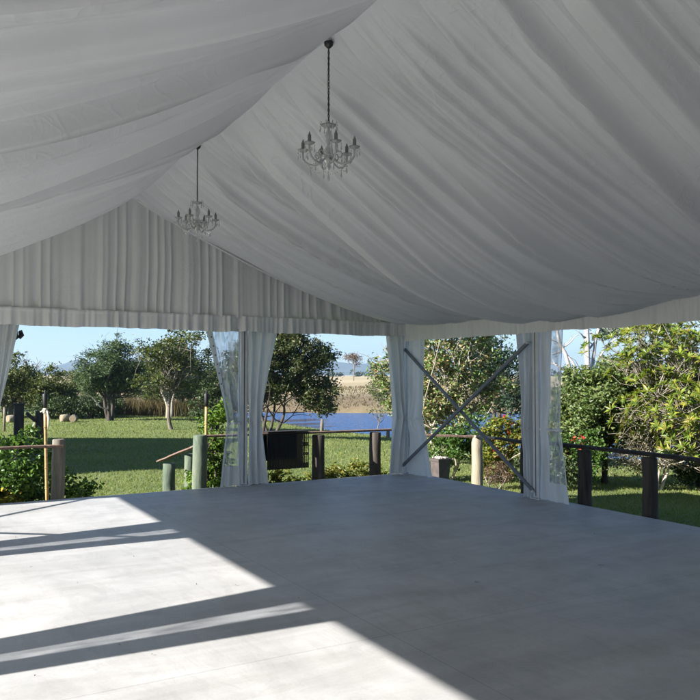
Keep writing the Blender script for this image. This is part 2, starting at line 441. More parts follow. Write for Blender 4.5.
hill(1390, 2250, 420, 260, 44, 1)
hill(480, 2600, 170, 200, 40, 2)
hill(2350, 1450, 520, 300, 36, 4)
# slab
mb = MB(); mb.box((0, -7.975, -.35), (9.3, 16.05, .70), None, .012)
tag(mb.build('floor_slab', M['concrete']), kind='structure')
# steps down to the lawn at the gap in the back fence
mb = MB()
for i in range(3): mb.box((.2, .27 + .3 * i, -.17 * (i + 1) - .2), (1.5, .297, .42))
tag(mb.build('steps', M['concrete']), kind='structure')
# haze
mb = MB(); mb.box((0, 0, 78), (8300, 8300, 164))
t = NT('thin_air'); pv = t.n('ShaderNodeVolumePrincipled'); pv.inputs['Color'].default_value = (.5, .72, 1, 1)
pv.inputs['Density'].default_value = .00030; pv.inputs['Anisotropy'].default_value = .2
t.l(pv.outputs[0], t.out.inputs['Volume']); hz = mb.build('haze', t.m); tag(hz, kind='stuff')

# ---------------------------------------------------------------- marquee
mq = thing('marquee', 'white frame marquee with swagged satin ceiling over the concrete floor', 'marquee', (0, 0, 0))
RZ, EZ, VB, HW = 3.98, 2.42, 2.20, 4.5
YB, YF = -.06, -15.0
def lining(side):
    ys = np.arange(YF, YB + .001, .0125); ts = np.concatenate([np.linspace(0, .3, 40)[:-1], np.linspace(.3, 1, 60)])
    Yg, Tg = np.meshgrid(ys, ts, indexing='ij')
    bay = np.abs(((Yg / 3) % 1) - .5) * 2                       # 1 at a rafter, 0 mid bay
    near_gable = sstep(-1.3, 0, Yg)
    sag = (.47 - .13 * bay ** 3) * (1 - near_gable) + .21 * near_gable
    shape = (4 * Tg * (1 - Tg)) ** .8 * (1 + .35 * (Tg - .5))
    x = side * (4.44 * Tg); z = RZ - .04 * (1 - bay ** 2) * (1 - near_gable) - (RZ - .02 - EZ) * Tg - sag * shape
    sd = 20 if side > 0 else 60
    warp = .55 * (vnoise2(Yg * .5 + 9, Tg * 1.6, sd) - .5) * (Tg + .15) + .03 * (vnoise2(Yg * 1.1, Tg * 2.2, sd + 1) - .5) * Tg
    q = Yg + warp + .10 * Tg * np.sin(Yg * 2.1)
    def ridge(f, s):
        n = vnoise1(q * f + 100, sd + s); return 1 - np.abs(2 * n - 1)
    def soft(f, s): return vnoise1(q * f + 100, sd + s) * 2 - 1
    env = np.clip(Tg * 9, 0, 1) * np.clip((1 - Tg) * 6, .12, 1)
    amp = .25 + .75 * vnoise2(Yg * .7, Tg * 2.2, sd + 5)
    big = .23 * soft(1.1, 2) + .24 * (ridge(1.9, 3) ** 1.8 - .35)
    fine = .17 * (ridge(3.7, 4) ** 2.2 - .3) * (1 - .25 * Tg) + .075 * (ridge(7.5, 6) ** 1.6 - .4) * (1 - .5 * Tg) + .030 * (ridge(14, 8) ** 1.5 - .4) * (1 - .55 * Tg) + .009 * soft(27, 9) + .007 * soft(19, 8) * np.clip(1 - 1.6 * Tg, 0, 1)
    big = (big - big.mean()) * (1 - .65 * sstep(.5, .92, Tg)); fine = fine - fine.mean(axis=0, keepdims=True)
    off = -(big * amp * np.clip(Tg * 2.2, 0, 1) ** 1.6 + fine * (.4 + amp * .8)) * env * (1 - .45 * near_gable)
    slope = math.atan2(RZ - EZ, 4.44)
    z = z + off * math.cos(slope); x = x + side * off * math.sin(slope)
    V = np.stack([x, Yg, z], -1).reshape(-1, 3); a, b_ = Yg.shape
    I = (np.arange(a - 1)[:, None] * b_ + np.arange(b_ - 1)[None]).reshape(-1)
    F = np.stack([I, I + 1, I + b_ + 1, I + b_], 1)
    link_mesh('ceiling_lining', np_mesh('ceiling_lining', V, F, True), M['lining'], mq)
lining(1); lining(-1)
def sheet_mesh(name, P, mat, parent):
    a, b_, _ = P.shape
    I = (np.arange(a - 1)[:, None] * b_ + np.arange(b_ - 1)[None]).reshape(-1)
    return link_mesh(name, np_mesh(name, P.reshape(-1, 3), np.stack([I, I + 1, I + b_ + 1, I + b_], 1), True), mat, parent)
# pleated gable lining
xs = np.linspace(-4.42, 4.42, 900); hs = np.linspace(0, 1, 36)
Xg, Hg = np.meshgrid(xs, hs, indexing='ij')
top = RZ + .02 - (RZ - EZ) * np.abs(Xg) / 4.44 - .23 * (4 * np.abs(Xg) / 4.44 * (1 - np.abs(Xg) / 4.44)) ** .8 + .06
zz = 2.40 + (np.maximum(top, 2.45) - 2.40) * Hg
qx = Xg + .025 * (vnoise2(Xg * 1.3, Hg * 2, 5) - .5)
pl = (1 - np.abs(2 * vnoise1(qx * 9.5 + 50, 31) - 1)) ** 1.2 * .05 + .026 * (vnoise1(qx * 7 + 40, 33) - .5) + .022 * (vnoise1(qx * 19 + 40, 34) - .5) * (1 - .5 * Hg)
P = np.stack([Xg, -.055 - pl * (.55 + .45 * (1 - Hg)), zz], -1)
sheet_mesh('gable_lining', P, M['valance'], mq)
# gathered valances
def valance(a, b, inward, z0, z1, seed):
    a = Vector(a); b = Vector(b); n = int((b - a).length / .012); u = np.linspace(0, 1, n); h = np.linspace(0, 1, 12)
    U, H = np.meshgrid(u, h, indexing='ij'); s = U * (b - a).length
    wob = .02 * (vnoise1(s * 2.3, seed + 3) - .5) + .012 * (vnoise1(s * 9, seed + 4) - .5)
    pl = (.045 * (vnoise1(s * 5, seed + 1) - .5) + .06 * (vnoise1(s * 13, seed + 2) - .5) + .045 * (vnoise1(s * 27, seed + 6) - .5)) * (.45 + .55 * (1 - H)) 
    band = .014 * np.exp(-((H - .93) / .05) ** 2)
    p = np.array(a)[None, None] + U[..., None] * np.array(b - a)[None, None]
    p = p + (pl + .035 + band)[..., None] * np.array(inward)
    p[..., 2] = z0 + wob + (z1 - z0 - wob) * H
    sheet_mesh('valance', p, M['valance'], mq)
valance((-4.44, -.075, 0), (4.40, -.075, 0), (0, -1, 0), VB, 2.425, 1)
valance((4.42, -.07, 0), (4.42, YF, 0), (-1, 0, 0), VB - .075, 2.47, 2)
valance((-4.42, YF, 0), (-4.42, -.07, 0), (1, 0, 0), VB, 2.47, 3)
# rake piping along the gable (white seam)
for sd in (1, -1):
    pts = []
    for k in range(30):
        q = .02 + .96 * k / 29; zq = RZ - (RZ - EZ) * q - .225 * (4 * q * (1 - q)) ** .8 * (1 + .35 * (q - .5))
        pts.append((sd * 4.44 * q, -.14, zq - .012))
    MB().tube(pts, .016, 6).build('rake_piping', M['valance'], mq)
# outer canopy: roof and gable triangle
mb = MB(); T = .012
for sd in (1, -1):
    A = [(0, YF - .05, RZ + .22), (sd * 4.68, YF - .05, EZ + .10), (sd * 4.68, .12, EZ + .10), (0, .12, RZ + .22)]
    A = A + [(x, y, z + T) for x, y, z in A]
    mb.add(A, [(0, 1, 2, 3), (7, 6, 5, 4), (0, 4, 5, 1), (1, 5, 6, 2), (2, 6, 7, 3)])
    mb.box((sd * 4.68, (YF + .07) / 2, EZ + .02), (.012, .17 - YF, .22))
mb.build('roof_canopy', M['canopy'], mq)
mb = MB(); mb.add([(-4.66, .10, 2.25), (4.66, .10, 2.25), (4.66, .10, 2.5), (0, .10, RZ + .2), (-4.66, .10, 2.5)] +
                  [(-4.66, .112, 2.25), (4.66, .112, 2.25), (4.66, .112, 2.5), (0, .112, RZ + .2), (-4.66, .112, 2.5)],
                  [(0, 1, 2, 3, 4), (9, 8, 7, 6, 5), (0, 5, 6, 1), (1, 6, 7, 2), (2, 7, 8, 3), (3, 8, 9, 4), (4, 9, 5, 0)])
mb.build('gable_panel', M['canopy'], mq)
for sd in (1, -1):
    MB().box((sd * 4.53, (YF) / 2, 2.39), (.08, -YF - .1, .12)).build('eave_beam', M['alu'], mq)
MB().box((0, .02, 2.36), (8.9, .08, .12)).build('eave_beam', M['alu'], mq)
mb = MB(); mb.box((0, YF - .03, 1.2), (9.3, .012, 2.5)); mb.add([(-4.66, YF - .04, 2.46), (4.66, YF - .04, 2.46), (0, YF - .04, RZ + .2), (-4.66, YF - .028, 2.46), (4.66, YF - .028, 2.46), (0, YF - .028, RZ + .2)],
    [(0, 1, 2), (5, 4, 3), (0, 3, 4, 1), (1, 4, 5, 2), (2, 5, 3, 0)]); mb.build('added_end_blocker', M['canopy'], mq)  # unseen wall behind the camera, added to cut skylight inside
for y in (-7.5, -10.5, -13.5): MB().box((4.6, y, 1.2), (.012, 2.9, 2.38)).build('added_side_blocker', M['canopy'], mq)  # unseen panels added on the right to keep skylight out
for y in (-13.12,): MB().box((-4.6, y, 1.2), (.012, 2.9, 2.38)).build('added_side_blocker', M['canopy'], mq)  # unseen panel added on the left to limit floor bounce for fold contrast
# posts: square profile with a dark keder groove on each face
PX, PY = .11, .11
def post(x, y):
    mb = MB(); mb.box((x, y, 1.17), (PX, PY, 2.30), None, .008)
    p = mb.build('post', M['alu'], mq)
    for dx, dy, sx_, sy_ in ((0, -PY / 2 - .0005, .014, .004), (0, PY / 2 + .0005, .014, .004), (-PX / 2 - .0005, 0, .004, .014), (PX / 2 + .0005, 0, .004, .014)):
        MB().box((x + dx, y + dy, 1.17), (sx_, sy_, 2.26)).build('groove', M['groove'], p)
    bp = MB(); bp.box((x, y, .009), (.16, .16, .012), None, .003)
    for a, b_ in ((-1, -1), (1, -1), (1, 1), (-1, 1)): bp.tube([(x + a * .068, y + b_ * .068, .012), (x + a * .068, y + b_ * .068, .032)], .009, 6)
    bp.build('base_plate', M['alu'], p)
LY = (-2.80, -5.75, -8.7, -11.65, -14.6)
posts = [(-1.66, 0), (1.66, 0), (4.5, 0), (-4.5, 0)] + [(4.5, y) for y in (-3, -6, -9, -12, -14.95)] + [(-4.5, y) for y in LY]
for x, y in posts: post(x, y)
for sd in (1, -1):
    for (y0, z0, y1, z1, off) in ((-.05, 2.0, -2.98, .10, .075), (-2.95, 2.0, -.05, .13, .125)):
        x = sd * (4.5 - off)
        if sd < 0: y0 = max(y0, -2.75); y1 = max(y1, -2.78)
        mb = MB(); mb.bar((x, y0, z0), (x, y1, z1), .028, .05, (1, 0, 0) if False else (0, 0, 1), .006)
        br = mb.build('brace', M['brace'], mq)
        for yy, z in ((y0, z0), (y1, z1)): MB().tube([(x - .03, yy, z), (x + .045, yy, z)], .016, 8).build('bolt', M['alu'], br)

# ---------------------------------------------------------------- curtains
def curtain(name, label, px, py, dirv, nrm, wt, wtie, wb, kind='white', seed=0, group=None, ztie=.90, taut=1.15, gap=0.0):
    """half-drawn curtain gathered at a post. dirv = away from the post, nrm = into the tent"""
    D = np.array((*dirv, 0.)); N = np.array((*nrm, 0.))
    org = np.array((px, py, 0.)) + N * .06
    th = thing(name, label, 'curtain', tuple(org), group)
    nz = 90; ns = 72; z0, z1 = .012, 2.27
    zs = np.linspace(z0, z1, nz); ss = np.linspace(0, 1, ns); S, Z = np.meshgrid(ss, zs, indexing='xy')
    k = np.clip((Z - ztie) / (z1 - ztie), 0, 1); kb = np.clip((ztie - Z) / (ztie - z0), 0, 1)
    wd = np.where(Z > ztie, wtie + (wt - wtie) * k ** taut, wtie + (wb - wtie) * kb ** .8)
    wd = wd * (1 + .03 * (vnoise1(Z * 3, seed + 9) - .5))
    dens = .55 / np.maximum(wd, .12)
    ph = 2.2 * (vnoise2(S * 3, Z * 1.1, seed) - .5)
    A = np.clip(.012 * dens * 1.6, .008, .042)
    ncy = 2.6 if kind == 'white' else 2.3
    d = A * np.sin(2 * PI * ncy * (S + .05 * np.sin(S * 9 + seed)) + ph) + .020 * (vnoise2(S * 9 + seed, Z * 1.6, seed + 2) - .5) + .012 * (vnoise2(S * 21, Z * 5, seed + 4) - .5)
    d = d + .055 * np.exp(-((Z - ztie) / .25) ** 2) * np.sin(S * PI)
    lat = .035 + gap + S * np.maximum(wd - .03, .05)
    P = org + D * lat[..., None] + N * (d - .03)[..., None]; P[..., 2] = Z
    I = (np.arange(nz - 1)[:, None] * ns + np.arange(ns - 1)[None])
    F = np.stack([I, I + 1, I + ns + 1, I + ns], -1).reshape(-1, 4)
    sc = np.broadcast_to((ss[:-1] + ss[1:])[None] / 2, I.shape).reshape(-1); zc = np.broadcast_to((zs[:-1] + zs[1:])[:, None] / 2, I.shape).reshape(-1)
    def sub(mask, nm, mat):
        f = F[mask]; u, inv = np.unique(f, return_inverse=True)
        return link_mesh(nm, np_mesh(nm, P.reshape(-1, 3)[u], inv.reshape(-1, 4), True), mat, th)
    if kind == 'white':
        sub(np.ones(len(F), bool), 'panel', M['curtain'])
    else:
        if kind == 'stripe': win = (sc > .11) & (sc < .38) & (zc > .30)
        elif kind == 'clear': win = (sc > .04) & (sc < .80) & (zc > .30)
        else: win = (sc > .30 + .25 * sstep(.4, 1.1, zc)) & (sc < .97) & (zc > .24)
        sub(~win, 'border', M['curtain']); sub(win, 'clear_window', M['pvc'])
        for i in range(6):
            zi = 2.12 - i * .13; r = int(np.argmin(np.abs(zs - zi))); c = int(ns * .88)
            p_ = P[r, c]
            if kind == 'clear': MB().tube([p_ - N * .006, p_ + N * .006], .011, 8).build('eyelet', M['stud'], th)
    r = int(np.argmin(np.abs(zs - ztie))); 
    tb = MB(); 
    loop = [P[r, c] + N * .012 for c in range(0, ns, 2)]
    back = [P[r, ns - 1] - N * .03, P[r, 0] - N * .03]
    for a, b_ in zip(loop[:-1], loop[1:]): tb.bar(a, b_, .006, .026)
    for a, b_ in zip([loop[-1]] + back, back + [loop[0]]): tb.bar(a, b_, .006, .026)
    tb.build('tie', M['tie'], th)
    return th
G = 'tied back curtains at the marquee posts'
curtain('tied_curtain', 'clear plastic window curtain with eyelet border, tied back left of the gable post', 1.63, 0, (-1, 0), (0, -1), .55, .23, .32, 'clear', 1, G)
curtain('tied_curtain', 'white curtain tied in an hourglass right of the gable post', 1.69, 0, (1, 0), (0, -1), .50, .24, .34, 'white', 2, G)
curtain('tied_curtain', 'white curtain bunched left of the far corner post, lake beside it', 4.46, -.02, (-1, 0), (0, -1), .38, .25, .34, 'white', 3, G)
curtain('tied_curtain', 'bluish white curtain right of the far corner post, behind the brace foot', 4.5, -.05, (0, -1), (-1, 0), .46, .38, .64, 'white', 4, G)
curtain('tied_curtain', 'white curtain left of the post between fence and crossed braces', 4.5, -2.96, (0, 1), (-1, 0), .36, .20, .20, 'white', 5, G)
curtain('tied_curtain', 'nearly straight white curtain with clear lower window right of the braced post', 4.5, -3.04, (0, -1), (-1, 0), .44, .38, .52, 'flap', 6, G)
curtain('tied_curtain', 'white slanting curtain edge at the far left edge of the gable opening', -1.66, 0, (1, 0), (0, -1), .345, .06, .10, 'white', 7, G, .9, 1.0)
curtain('tied_curtain', 'white curtain tied left of the far left gable post', -1.69, 0, (-1, 0), (0, -1), .55, .26, .4, 'white', 8, G)
ordn = ('second', 'third', 'fourth', 'fifth')
for i in range(4):
    curtain('tied_curtain', f'wide curtain with clear strip on the gable side of the {ordn[i]} sunny left eave post', -4.5, LY[i], (0, 1), (1, 0), .78, .44, .48, 'stripe', 10 + i, G)
    curtain('tied_curtain', f'narrow white curtain on the open end side of the {ordn[i]} sunny left eave post', -4.5, LY[i], (0, -1), (1, 0), .17, .10, .12, 'white', 20 + i, G)
curtain('tied_curtain', 'white curtain on the gable side of the third shaded right eave post', 4.5, -5.96, (0, 1), (-1, 0), .42, .24, .34, 'white', 30, G)

# floodlight hanging on the left gable post
fl = thing('floodlight', 'small black floodlight under the valance at the far left post', 'floodlight', (-1.47, .12, 2.12))
MB().box((-1.47, .16, 2.09), (.30, .13, .12), None, .02).build('housing', M['black'], fl)
MB().box((-1.47, .23, 2.09), (.24, .01, .09)).build('lens', M['windowglass'], fl)
mb = MB(); mb.bar((-1.62, .12, 2.16), (-1.62, .12, 2.30), .02, .02, (0, 1, 0)); mb.bar((-1.64, .14, 2.155), (-1.33, .14, 2.155), .02, .02); mb.build('bracket', M['black'], fl)
MB().tube([(-1.31, .15, 2.05), (-1.28, .15, 2.09), (-1.295, .15, 2.15)], [.022, .032, .02], 8).build('knob', M['black'], fl)

# ---------------------------------------------------------------- chandeliers
def make_chandelier(label, chain_len):
    th = thing('chandelier', label, 'chandelier', (0, 0, 0), 'crystal chandeliers hanging from the ridge')
    hk = MB(); hk.lathe([(.012, .02), (.034, .012), (.03, -.012), (.012, -.03)], (0, 0, 0), 12)
    hk.tube([(.01, 0, .015), (.045, .012, .035)], .014, 8); hk.build('hook', M['chain'], th)
    ch = MB(); z = -.03; i = 0
    while z > -chain_len:
        r = .0062; pts = []
        for k in range(9):
            a = 2 * PI * k / 8; u = math.cos(a) * r; vv = math.sin(a) * .014
            pts.append((u if i % 2 else 0, 0 if i % 2 else u, z - .012 + vv))
        ch.tube(pts, .0026, 5, False); z -= .0205; i += 1
    ch.tube([(.003, .002, -.03), (-.004, .003, -chain_len * .5), (.003, -.002, -chain_len)], .0032, 5)
    ch.build('chain', M['chain'], th)
    Z0 = -chain_len
    col = MB(); col.lathe([(.006, 0), (.012, -.012), (.022, -.02), (.010, -.035), (.018, -.055), (.031, -.085), (.03, -.11), (.014, -.15), (.02, -.165), (.034, -.19), (.02, -.21), (.046, -.225), (.05, -.245), (.03, -.27), (.012, -.29), (.02, -.305), (.004, -.33)], (0, 0, Z0), 14)
    col.build('column', M['glass'], th)
    def drop(mb, x, y, z, ln, r=.008):
        mb.tube([(x, y, z), (x, y, z - .012)], .0012, 4)
        mb.lathe([(.001, 0), (r * .7, -.006), (r * .3, -.012)], (x, y, z - .01), 6, False)
        mb.lathe([(.001, 0), (r * .8, -ln * .55), (r, -ln * .72), (r * .5, -ln * .93), (.001, -ln)], (x, y, z - .022), 6, False)
    cr = MB(); cr.lathe([(.012, -.006), (.05, .004), (.055, .012), (.05, .008), (.012, 0)], (0, 0, Z0 - .02), 16)
    cd = cr.build('crown_dish', M['glass'], th)
    for k in range(8):
        dm = MB(); a = 2 * PI * k / 8; x, y = .06 * math.cos(a), .06 * math.sin(a)
        dm.tube([(.05 * math.cos(a), .05 * math.sin(a), Z0 - .012), (x, y, Z0 + .012), (x * 1.06, y * 1.06, Z0 + .004)], .002, 4)
        drop(dm, x * 1.06, y * 1.06, Z0 + .002, .035, .006); dm.build('crystal_drop', M['glass'], cd)
    n = 6
    for k in range(n):
        a = 2 * PI * k / n + .3; ca, sa = math.cos(a), math.sin(a)
        prof = [(.03, -.245), (.06, -.275), (.10, -.292), (.145, -.28), (.172, -.245), (.165, -.215), (.14, -.215), (.128, -.235)]
        prof2 = [(.145, -.28), (.17, -.262), (.186, -.235), (.187, -.20), (.187, -.185)]
        am = MB(); am.tube([(r * ca, r * sa, Z0 + z_) for r, z_ in prof[:4]] + [(r * ca, r * sa, Z0 + z_) for r, z_ in prof2[1:]], .0075, 7)
        prof3 = [(.03, -.235), (.06, -.20), (.088, -.20), (.098, -.225), (.085, -.245), (.07, -.237)]
        am.tube([(r * ca, r * sa, Z0 + z_) for r, z_ in prof3], .0055, 6)
        ao = am.build('arm', M['glass'], th)
        c = (.187 * ca, .187 * sa, Z0 - .185)
        MB().lathe([(.008, -.006), (.03, .002), (.04, .012), (.036, .012), (.008, .004)], c, 14).build('drip_pan', M['glass'], ao)
        MB().lathe([(.010, .004), (.0125, .012), (.0125, .062), (.009, .066), (.005, .078), (.002, .088)], c, 10).build('candle', M['sleeve'], ao)
        for j in range(5):
            b_ = a + 2 * PI * j / 5; dd = MB(); drop(dd, c[0] + .036 * math.cos(b_), c[1] + .036 * math.sin(b_), c[2] + .006, .040, .0065); dd.build('crystal_drop', M['glass'], ao)
        dd = MB(); drop(dd, .13 * ca, .13 * sa, Z0 - .288, .05, .008); dd.build('crystal_drop', M['glass'], ao)
        # bead string to the next arm
    bs = MB()
    for k in range(n):
        a0 = 2 * PI * k / n + .3; a1 = a0 + 2 * PI / n
        for j in range(9):
            q = j / 8; x = .14 * ((1 - q) * math.cos(a0) + q * math.cos(a1)); y = .14 * ((1 - q) * math.sin(a0) + q * math.sin(a1))
            z_ = Z0 - .29 - .035 * 4 * q * (1 - q)
            bs.lathe([(.001, .0045), (.0045, 0), (.001, -.0045)], (x, y, z_), 5, False)
    bs.build('bead_string', M['glass'], th)
    pb = MB(); drop(pb, 0, 0, Z0 - .325, .06, .011); pb.build('pendant', M['glass'], th)
    return th
c1 = make_chandelier('nearer, larger looking crystal chandelier on a dark chain', .57); c1.location = (.0, -5.67, RZ - .06)
c2 = copy_tree(c1); c2['label'] = 'farther, smaller looking crystal chandelier near the pleated gable'
c2.location = (0, -2.85, RZ - .06); c2.rotation_euler.z = .55

# ---------------------------------------------------------------- fences
def log_post(parent, x, y, zt, r, mat, seed, zb=None):
    rnd = random.Random(seed); zb = gz(x, y) - .15 if zb is None else zb; pts = []; rad = []
    for k in range(7):
        q = k / 6; pts.append((x + rnd.uniform(-.006, .006), y + rnd.uniform(-.006, .006), zb + (zt - zb) * q)); rad.append(r * (1.06 - .1 * q + rnd.uniform(-.02, .02)))
    pts.append((pts[-1][0], pts[-1][1], zt + .012)); rad.append(rad[-1] * .9)
    return MB().tube(pts, rad, 12).build('post', mat, parent)
def rail(parent, a, b, w, h, mat, name='rail'):
    a = Vector(a); b = Vector(b); n = 8; mb = MB(); rnd = random.Random(int(abs(a.x * 100 + b.y * 37)))
    pts = [a.lerp(b, k / n) + Vector((0, 0, rnd.uniform(-.005, .005))) for k in range(n + 1)]
    d = (b - a).normalized(); x = d.cross(Vector((0, 0, 1))).normalized(); z = x.cross(d)
    prof = [(-.5, -.35), (-.35, -.5), (.35, -.5), (.5, -.35), (.5, .35), (.35, .5), (-.35, .5), (-.5, .35)]
    vs = [p + x * (u * w) + z * (v_ * h) for p in pts for u, v_ in prof]; fs = []
    for i in range(n):
        for k in range(8): fs.append((i * 8 + k, i * 8 + (k + 1) % 8, i * 8 + 8 + (k + 1) % 8, i * 8 + 8 + k))
    fs += [tuple(reversed(range(8))), tuple(n * 8 + k for k in range(8))]
    mb.add(vs, fs); return mb.build(name, mat, parent)
f = thing('fence', 'timber rail fence with one log post in front of the dark left shrub', 'fence', (-.79, .35, -.7))
log_post(f, -.79, .35, .73, .085, M['greylog'], 1); log_post(f, -1.95, .35, .7, .085, M['log'], 2); log_post(f, -3.1, .35, .7, .085, M['log'], 3)
rail(f, (-4.4, .36, .66), (-.74, .30, .66), .09, .035, M['rail'])
f = thing('fence', 'timber rail fence with dark posts between the lake view and the floor', 'fence', (1.14, .35, -.7))
log_post(f, 1.14, .35, .71, .105, M['greenlog'], 4); log_post(f, 1.99, .35, .64, .085, M['darklog'], 5); log_post(f, 3.06, .35, .64, .10, M['darklog'], 6); log_post(f, 4.11, .35, .64, .095, M['darklog'], 7)
rail(f, (1.2, .36, .70), (5.0, .37, .675), .11, .035, M['rail'])
f = thing('handrail', 'sloping handrail on two pale green log posts beside the steps', 'handrail', (1.2, 1.3, -.8))
log_post(f, 1.24, 2.15, .12, .105, M['greenlog'], 8); log_post(f, 1.26, 1.15, .36, .085, M['greenlog'], 9)
rail(f, (1.13, 2.35, .15), (1.14, .45, .56), .10, .03, M['rail'])
f = thing('fence', 'dark post and rail fence with one pale log along the right side', 'fence', (4.8, -3, -.7))
log_post(f, 6.1, .2, .495, .10, M['log'], 10)
for i, y in enumerate((-2.40, -3.44, -4.42, -5.45, -6.5, -7.5, -8.5)): log_post(f, 4.85, y, .63, .088, M['darklog'], 11 + i)
rail(f, (4.9, .62, .56), (6.12, .2, .515), .10, .04, M['rail']); rail(f, (6.09, .21, .52), (5.45, -1.1, .60), .10, .04, M['sunlitrail']); rail(f, (5.445, -1.11, .60), (4.85, -2.42, .66), .10, .04, M['shadedrail']); rail(f, (4.85, -2.43, .68), (4.85, -9, .66), .10, .045, M['shadedrail'])

# black woven mat hung over the back fence
mt = thing('hanging_mat', 'black woven mat with open grid edge hung over the back fence rail', 'mat', (2.5, .25, .72))
mb = MB(); x0, x1 = 2.17, 2.86; y = .275
for i in range(28):
    z_ = .70 - i * .0195; xr = x1 if i in (0, 8, 9, 10, 16, 17, 24, 25, 26, 27) else x1 - .11 + (.02 if i % 3 else 0)
    mb.box(((x0 + xr) / 2, y, z_), (xr - x0, .010, .017))
for i in range(24):
    x = x0 + (x1 - .10 - x0) * i / 23; mb.box((x, y - .006, .435), (.016, .006, .55))
for x in (x1 - .075, x1 - .045, x1 - .01): mb.box((x, y - .002, .435), (.014, .011, .55))
mb.build('front_panel', M['mat'], mt)
MB().box(((x0 + x1) / 2, .365, .727), (x1 - x0 - .01, .19, .012), None, .004).build('fold', M['mat'], mt)
MB().box(((x0 + x1) / 2 - .06, .455, .50), (x1 - x0 - .13, .012, .44)).build('back_panel', M['mat'], mt)

# torches
def torch(label, x, y, zb, zt, lean, head=True, wrap=False):
    th = thing('garden_torch', label, 'torch', (x, y, zb))
    pts = [(x + lean * q, y, zb + (zt - zb) * q) for q in np.linspace(0, 1, 8)]
    p = MB().tube(pts, [.021] * 8, 9)
    for q in pts[1:-1]: p.tube([(q[0], q[1], q[2] - .006), (q[0], q[1], q[2] + .006)], .025, 9)
    p.build('pole', M['bamboo'], th); e = pts[-1]
    if head:
        MB().lathe([(.022, -.02), (.030, .05), (.038, .16), (.034, .17), (.012, .18), (.010, .22), (.004, .225)], e, 12).build('burner', M['black'], th)
    if wrap:
        mb = MB()
        mb.lathe([(.025, -.04), (.034, -.03), (.036, 0), (.03, .02), (.024, .03)], (e[0], e[1], e[2] - .05), 10)
        mb.tube([(e[0] - .06, e[1], e[2] - .07), (e[0], e[1] - .03, e[2] - .04), (e[0] + .06, e[1], e[2] - .08)], .010, 6)
        mb.tube([(e[0] + .02, e[1] - .03, e[2] - .05), (e[0] + .045, e[1] - .03, e[2] - .16), (e[0] + .035, e[1] - .03, e[2] - .3)], [.012, .018, .006], 6)
        mb.build('rope_binding', M['rope'], th)
torch('leaning bamboo garden torch with pale rope at its head, beside the left shrub', -.86, .62, -.75, 1.16, -.06, True, True)
torch('upright bamboo garden torch with black burner beside the climbing vine', 1.28, .5, -.75, 1.14, .01, True, False)

# flower pot outside the far corner
pt = thing('plant_pot', 'dark tapered square pot topped with pale pebbles behind the corner curtain', 'pot', (6.2, 1.4, gz(6.2, 1.4)))
zb = gz(6.2, 1.4); mb = MB()
def frust(mb, c, a, b_, z0, z1): 
    vs = [(c[0] + sx_ * a, c[1] + sy_ * a, z0) for sx_, sy_ in ((-1, -1), (1, -1), (1, 1), (-1, 1))] + [(c[0] + sx_ * b_, c[1] + sy_ * b_, z1) for sx_, sy_ in ((-1, -1), (1, -1), (1, 1), (-1, 1))]
    mb.add(vs, [(0, 3, 2, 1), (4, 5, 6, 7), (0, 1, 5, 4), (1, 2, 6, 5), (2, 3, 7, 6), (3, 0, 4, 7)])
frust(mb, (6.2, 1.4), .10, .135, zb, -.03); frust(mb, (6.2, 1.4), .15, .155, -.0285, .02); mb.build('pot', M['pot'], pt)
mb = MB()
for i in range(40):
    x = 6.2 + random.uniform(-.115, .115); y = 1.4 + random.uniform(-.115, .115); r = random.uniform(.018, .034)
    mb.lathe([(.3 * r, -.6 * r), (r, -.1 * r), (.8 * r, .5 * r), (.2 * r, .75 * r)], (x, y, .03), 7)
mb.build('pebbles', M['pebble'], pt)

# ---------------------------------------------------------------- vegetation
def leaves_mesh(name, C, length, width, rng, up=.35, droop=0.0, fold=.25):
    """C (n,3) leaf centres -> folded diamond leaves"""
    n = len(C)
    d = rng.normal(size=(n, 3)); d[:, 2] = d[:, 2] * .7 - droop; d /= np.linalg.norm(d, axis=1, keepdims=True)
    r = rng.normal(size=(n, 3)); r[:, 2] += up * 2; nrm = r - (r * d).sum(1, keepdims=True) * d
    nrm /= np.linalg.norm(nrm, axis=1, keepdims=True) + 1e-9
    s = np.cross(d, nrm)
    l = length * rng.uniform(.6, 1.3, (n, 1)); w_ = width * rng.uniform(.7, 1.25, (n, 1))
    base = C - d * l * .5; tip = C + d * l * .5 - nrm * l * .12; mid = C - d * l * .05
    lft = mid + s * w_ * .5 + nrm * w_ * fold; rgt = mid - s * w_ * .5 + nrm * w_ * fold
    V = np.stack([base, lft, tip, rgt], 1).reshape(-1, 3); k = np.arange(n) * 4
    F = np.concatenate([np.stack([k, k + 2, k + 1], 1), np.stack([k, k + 3, k + 2], 1)])
    return np_mesh(name, V, F)

def clump_points(blobs, nclump, per, crad, rng, shell=.45, flat=.75, zmin=None):
    """clumps spread through ellipsoid blobs (cx,cy,cz,rx,ry,rz)"""
    B_ = np.array(blobs, float); vol = B_[:, 3] * B_[:, 4] * B_[:, 5]; pr = vol ** .8 / (vol ** .8).sum()
    idx = rng.choice(len(B_), nclump, p=pr)
    u = rng.normal(size=(nclump, 3)); u /= np.linalg.norm(u, axis=1, keepdims=True)
    rr = rng.uniform(0, 1, (nclump, 1)) ** shell
    cc = B_[idx, :3] + u * rr * B_[idx, 3:6]
    cs = crad * rng.uniform(.55, 1.35, nclump)
    k = rng.poisson(per * (cs / crad) ** 2) + 1
    P = np.repeat(cc, k, 0); S = np.repeat(cs, k)[:, None]
    off = rng.normal(size=P.shape) * S * np.array([.55, .55, .55 * flat])
    P = P + off
    if zmin is not None: P = P[P[:, 2] > zmin]
    return P, cc

